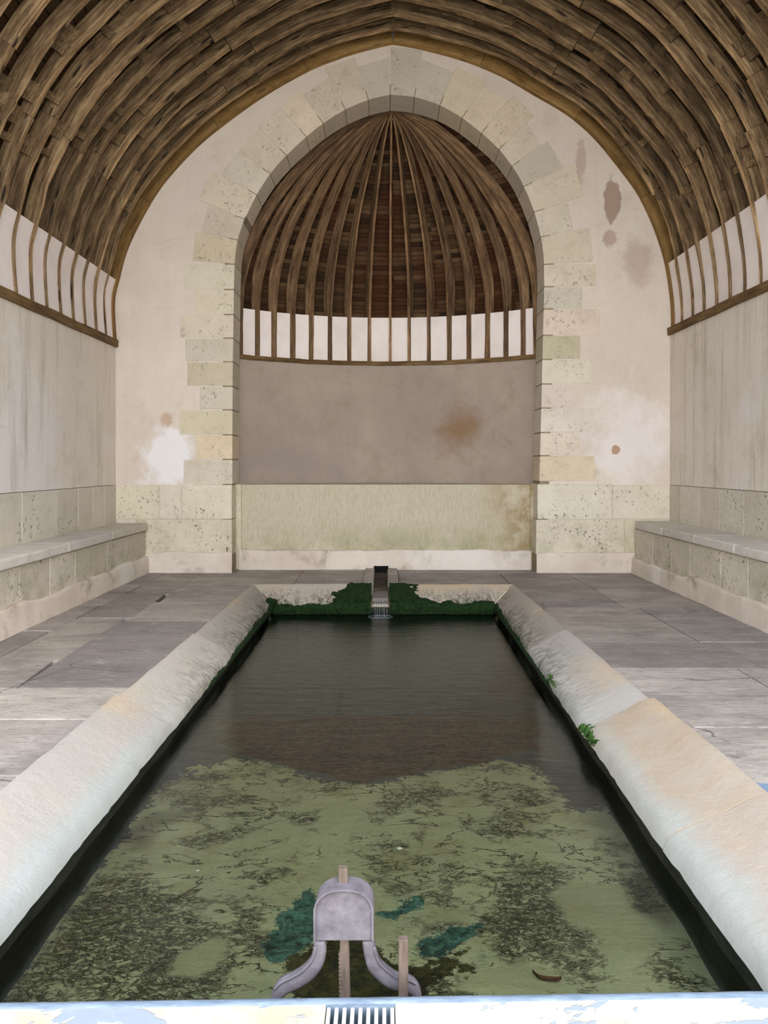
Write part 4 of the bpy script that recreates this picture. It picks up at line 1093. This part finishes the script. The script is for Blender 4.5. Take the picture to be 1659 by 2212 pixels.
# ------------------------------------------------------------------ sluice
def sweep(P, wd, th, mat, name, par, flip=1):         # strap along P (x,z) at depth y; rounded strap
    m = MB(); nn = normals([(p[0], p[2]) for p in P], 1); rows = []
    for k, (p, n) in enumerate(zip(P, nn)):
        w = wd(k/(len(P)-1)); r = []
        for a in range(10):
            an = 2*math.pi*a/10; u = math.cos(an); v = math.sin(an)
            u = math.copysign(abs(u)**.6, u); v = math.copysign(abs(v)**.6, v)
            r.append((p[0]+n[0]*w*u, p[1]+th*v, p[2]+n[1]*w*u))
        rows.append(r)
    for k in range(len(P)-1):
        for e in range(10): m.face([rows[k][e], rows[k][(e+1) % 10], rows[k+1][(e+1) % 10], rows[k+1][e]])
    m.face(rows[0]); m.face(rows[-1])
    return settle(m.build(name, mat, smooth=True, merge=True), par)
def sluice():
    Y = 2.02; q = lambda px, py, y=Y: ((px-VX)*y/F, y, H+(VY-py)*y/F)
    root = empty('sluice_gate', q(741, 2150), 'grey hooded sluice gate on two splayed legs with a notched wooden rod', 'sluice gate')
    # ledge it stands on
    m = MB(); m.box(-.34, .16, YC-.05, 2.12, ZBOT, -.175); tag(m.build('sluice_sill', M_SILL, bevel=.01), 'mossy stone sill under the sluice gate, behind the front curb', 'sill')
    # hood: arched shell with recessed front plate
    def arch(n, ins=0.0):
        pts = []
        xl, xr = q(677, 0)[0]+ins, q(807, 0)[0]-ins; zb = q(0, 2033)[2]; zs = q(0, 1968)[2]; zt = q(0, 1921)[2]-ins
        cx = (xl+xr)/2; r = (xr-xl)/2
        pts.append((xl, zb))
        for k in range(n+1):
            a = math.pi-math.pi*k/n; ca, sa = math.cos(a), math.sin(a)
            pts.append((cx+r*math.copysign(abs(ca)**.78, ca)*(1-.06*sa), zs+(zt-zs)*abs(sa)**.9))
        pts.append((xr, zb)); return pts
    oa, ia = arch(24), arch(24, .006)
    m = MB()
    yb = Y+.055
    for k in range(len(oa)-1):
        a, b, c, d = oa[k], oa[k+1], ia[k+1], ia[k]
        m.face([(a[0], Y-.006, a[1]), (b[0], Y-.006, b[1]), (c[0], Y-.004, c[1]), (d[0], Y-.004, d[1])])
        m.face([(a[0], Y-.006, a[1]), (b[0], Y-.006, b[1]), (b[0]*.97, yb, b[1]+.006), (a[0]*.97, yb, a[1]+.006)])
        m.face([(d[0], Y-.004, d[1]), (c[0], Y-.004, c[1]), (c[0]*.98, yb, c[1]+.004), (d[0]*.98, yb, d[1]+.004)])
        m.face([(a[0]*.97, yb, a[1]+.006), (b[0]*.97, yb, b[1]+.006), (c[0]*.98, yb, c[1]+.004), (d[0]*.98, yb, d[1]+.004)])
    for i in (0, -1):
        a, d = oa[i], ia[i]; m.face([(a[0], Y-.006, a[1]), (d[0], Y-.004, d[1]), (d[0]*.98, yb, d[1]+.004), (a[0]*.97, yb, a[1]+.006)])
    settle(m.build('hood', M_HOOD, merge=True, smooth=False, bevel=.002), root)
    m = MB(); m.prism(ia, lambda u, v, w: (u, w, v), Y+.004, Y+.012); settle(m.build('face_plate', M_HOOD), root)
    # legs
    for s, pts in ((-1, [(690, 2028), (691, 2050), (683, 2078), (662, 2102), (636, 2118), (615, 2128), (602, 2142), (595, 2165), (592, 2190)]),
                   (1, [(795, 2028), (799, 2050), (808, 2080), (826, 2100), (850, 2117), (874, 2122), (890, 2130), (900, 2146), (906, 2180)])):
        P = catmull([q(a, b, Y+.02) for a, b in pts], 4)
        sweep(P, lambda t: .0155*(1+.35*math.sin(math.pi*min(1, t*1.1)))*(1 if t < .7 else 1-.35*(t-.7)/.3), .018, M_HOOD, 'leg', root)
        P2 = catmull([q(a+s*9, b-5, Y+.004) for a, b in pts[1:7]], 4)
        sweep(P2, lambda t: .0035, .004, M_HOOD, 'leg_ridge', root)
    # notched rod
    def rod(x0, x1, z0, z1, y, notch, lean, name, par):
        m = MB(); pl = []; pr = []
        n = 70
        for k in range(n+1):
            t = k/n; z = z0+(z1-z0)*t; nn_ = 0
            if notch and .05 < t < .42: nn_ = -.006*(1 if (k % 2) == 0 else 0)
            pl.append((x0+lean*t+nn_+.0006*nz(t*20, 1), z)); pr.append((x1+lean*t+.0006*nz(t*20, 4), z))
        m.prism(pl+pr[::-1], lambda u, v, w: (u, w, v), y, y+.022)
        o = m.build(name, M_GREYWOOD, bevel=.0025)
        return settle(o, par) if par else o
    yq = Y+.025
    a = q(737, 2150, yq); b = q(757, 2150, yq)
    rod(a[0], b[0], -.16, q(0, 1877, yq)[2], yq, True, -.008, 'rod', root)
    y2 = Y-.035
    a = q(861, 2150, y2); b = q(882, 2150, y2)
    o = rod(a[0], b[0], -.175, q(0, 2031, y2)[2], y2, False, 0, 'wooden_stake', None)
    tag(o, 'short upright weathered wooden stake before the right leg of the sluice gate', 'stake')
sluice()

# ------------------------------------------------------------------ small things in the water, puddle
def small():
    x, y = fl(1170, 2118, ZBOT)
    m = MB(); P = catmull([(x-.025, y+.03, ZBOT+.012), (x-.005, y, ZBOT+.012), (x+.045, y-.012, ZBOT+.014), (x+.065, y-.004, ZBOT+.012)], 5)
    rows = [[(p[0], p[1]+.006*math.sin(math.pi*(k/(len(P)-1))*.9+.2)*math.cos(a*math.pi/3), p[2]+.006*math.sin(a*math.pi/3)) for a in range(6)] for k, p in enumerate(P)]
    for k in range(len(P)-1):
        for e in range(6): m.face([rows[k][e], rows[k][(e+1) % 6], rows[k+1][(e+1) % 6], rows[k+1][e]])
    tag(m.build('twig', M_TWIG, merge=True), 'small curved brown twig lying on the algae near the curb', 'twig')
    for (px, py, r, lab) in ((863, 1836, .013, 'white pebble lying alone on the algae in the middle of the basin'), (427, 1884, .008, 'tiny white pebble on the algae in the left part of the basin'),
                        ):
        x, y = fl(px, py, ZBOT); bm = bmesh.new(); bmesh.ops.create_icosphere(bm, subdivisions=3, radius=1)
        for v in bm.verts: v.co = Vector((x+v.co.x*r*(1+.2*noise.noise(v.co*2)), y+v.co.y*r*.8, ZBOT+.006+v.co.z*r*.4))
        me = bpy.data.meshes.new('pebble'); bm.to_mesh(me); bm.free(); me.materials.append(M_PEB); o = bpy.data.objects.new('pebble', me); C.objects.link(o); tag(o, lab, 'pebble')
    for (px, py, w, d, lab) in ((1655, 1716, .11, .10, 'small shallow puddle on the paving beside the right washing stones'),):
        x, y = fl(px, py); m = MB(); pts = []
        for k in range(24):
            a = k/24*2*math.pi; rr = 1+.2*nz(math.cos(a)*2, math.sin(a)*2, 4); pts.append((x+w*rr*math.cos(a), y+d*rr*math.sin(a)))
        m.prism(pts, lambda u, v, w_: (u, v, w_), .003, .007)
        g = G('sky_coloured_puddle'); b = g.n('BsdfPrincipled'); b.inputs['Base Color'].default_value = rgb(116, 136, 160); b.inputs['Roughness'].default_value = .08; g.nt.links.new(b.outputs[0], g.out.inputs[0])  # the sky's reflection is painted as a blue base colour
        tag(m.build('puddle', g.m), lab, 'puddle')
small()
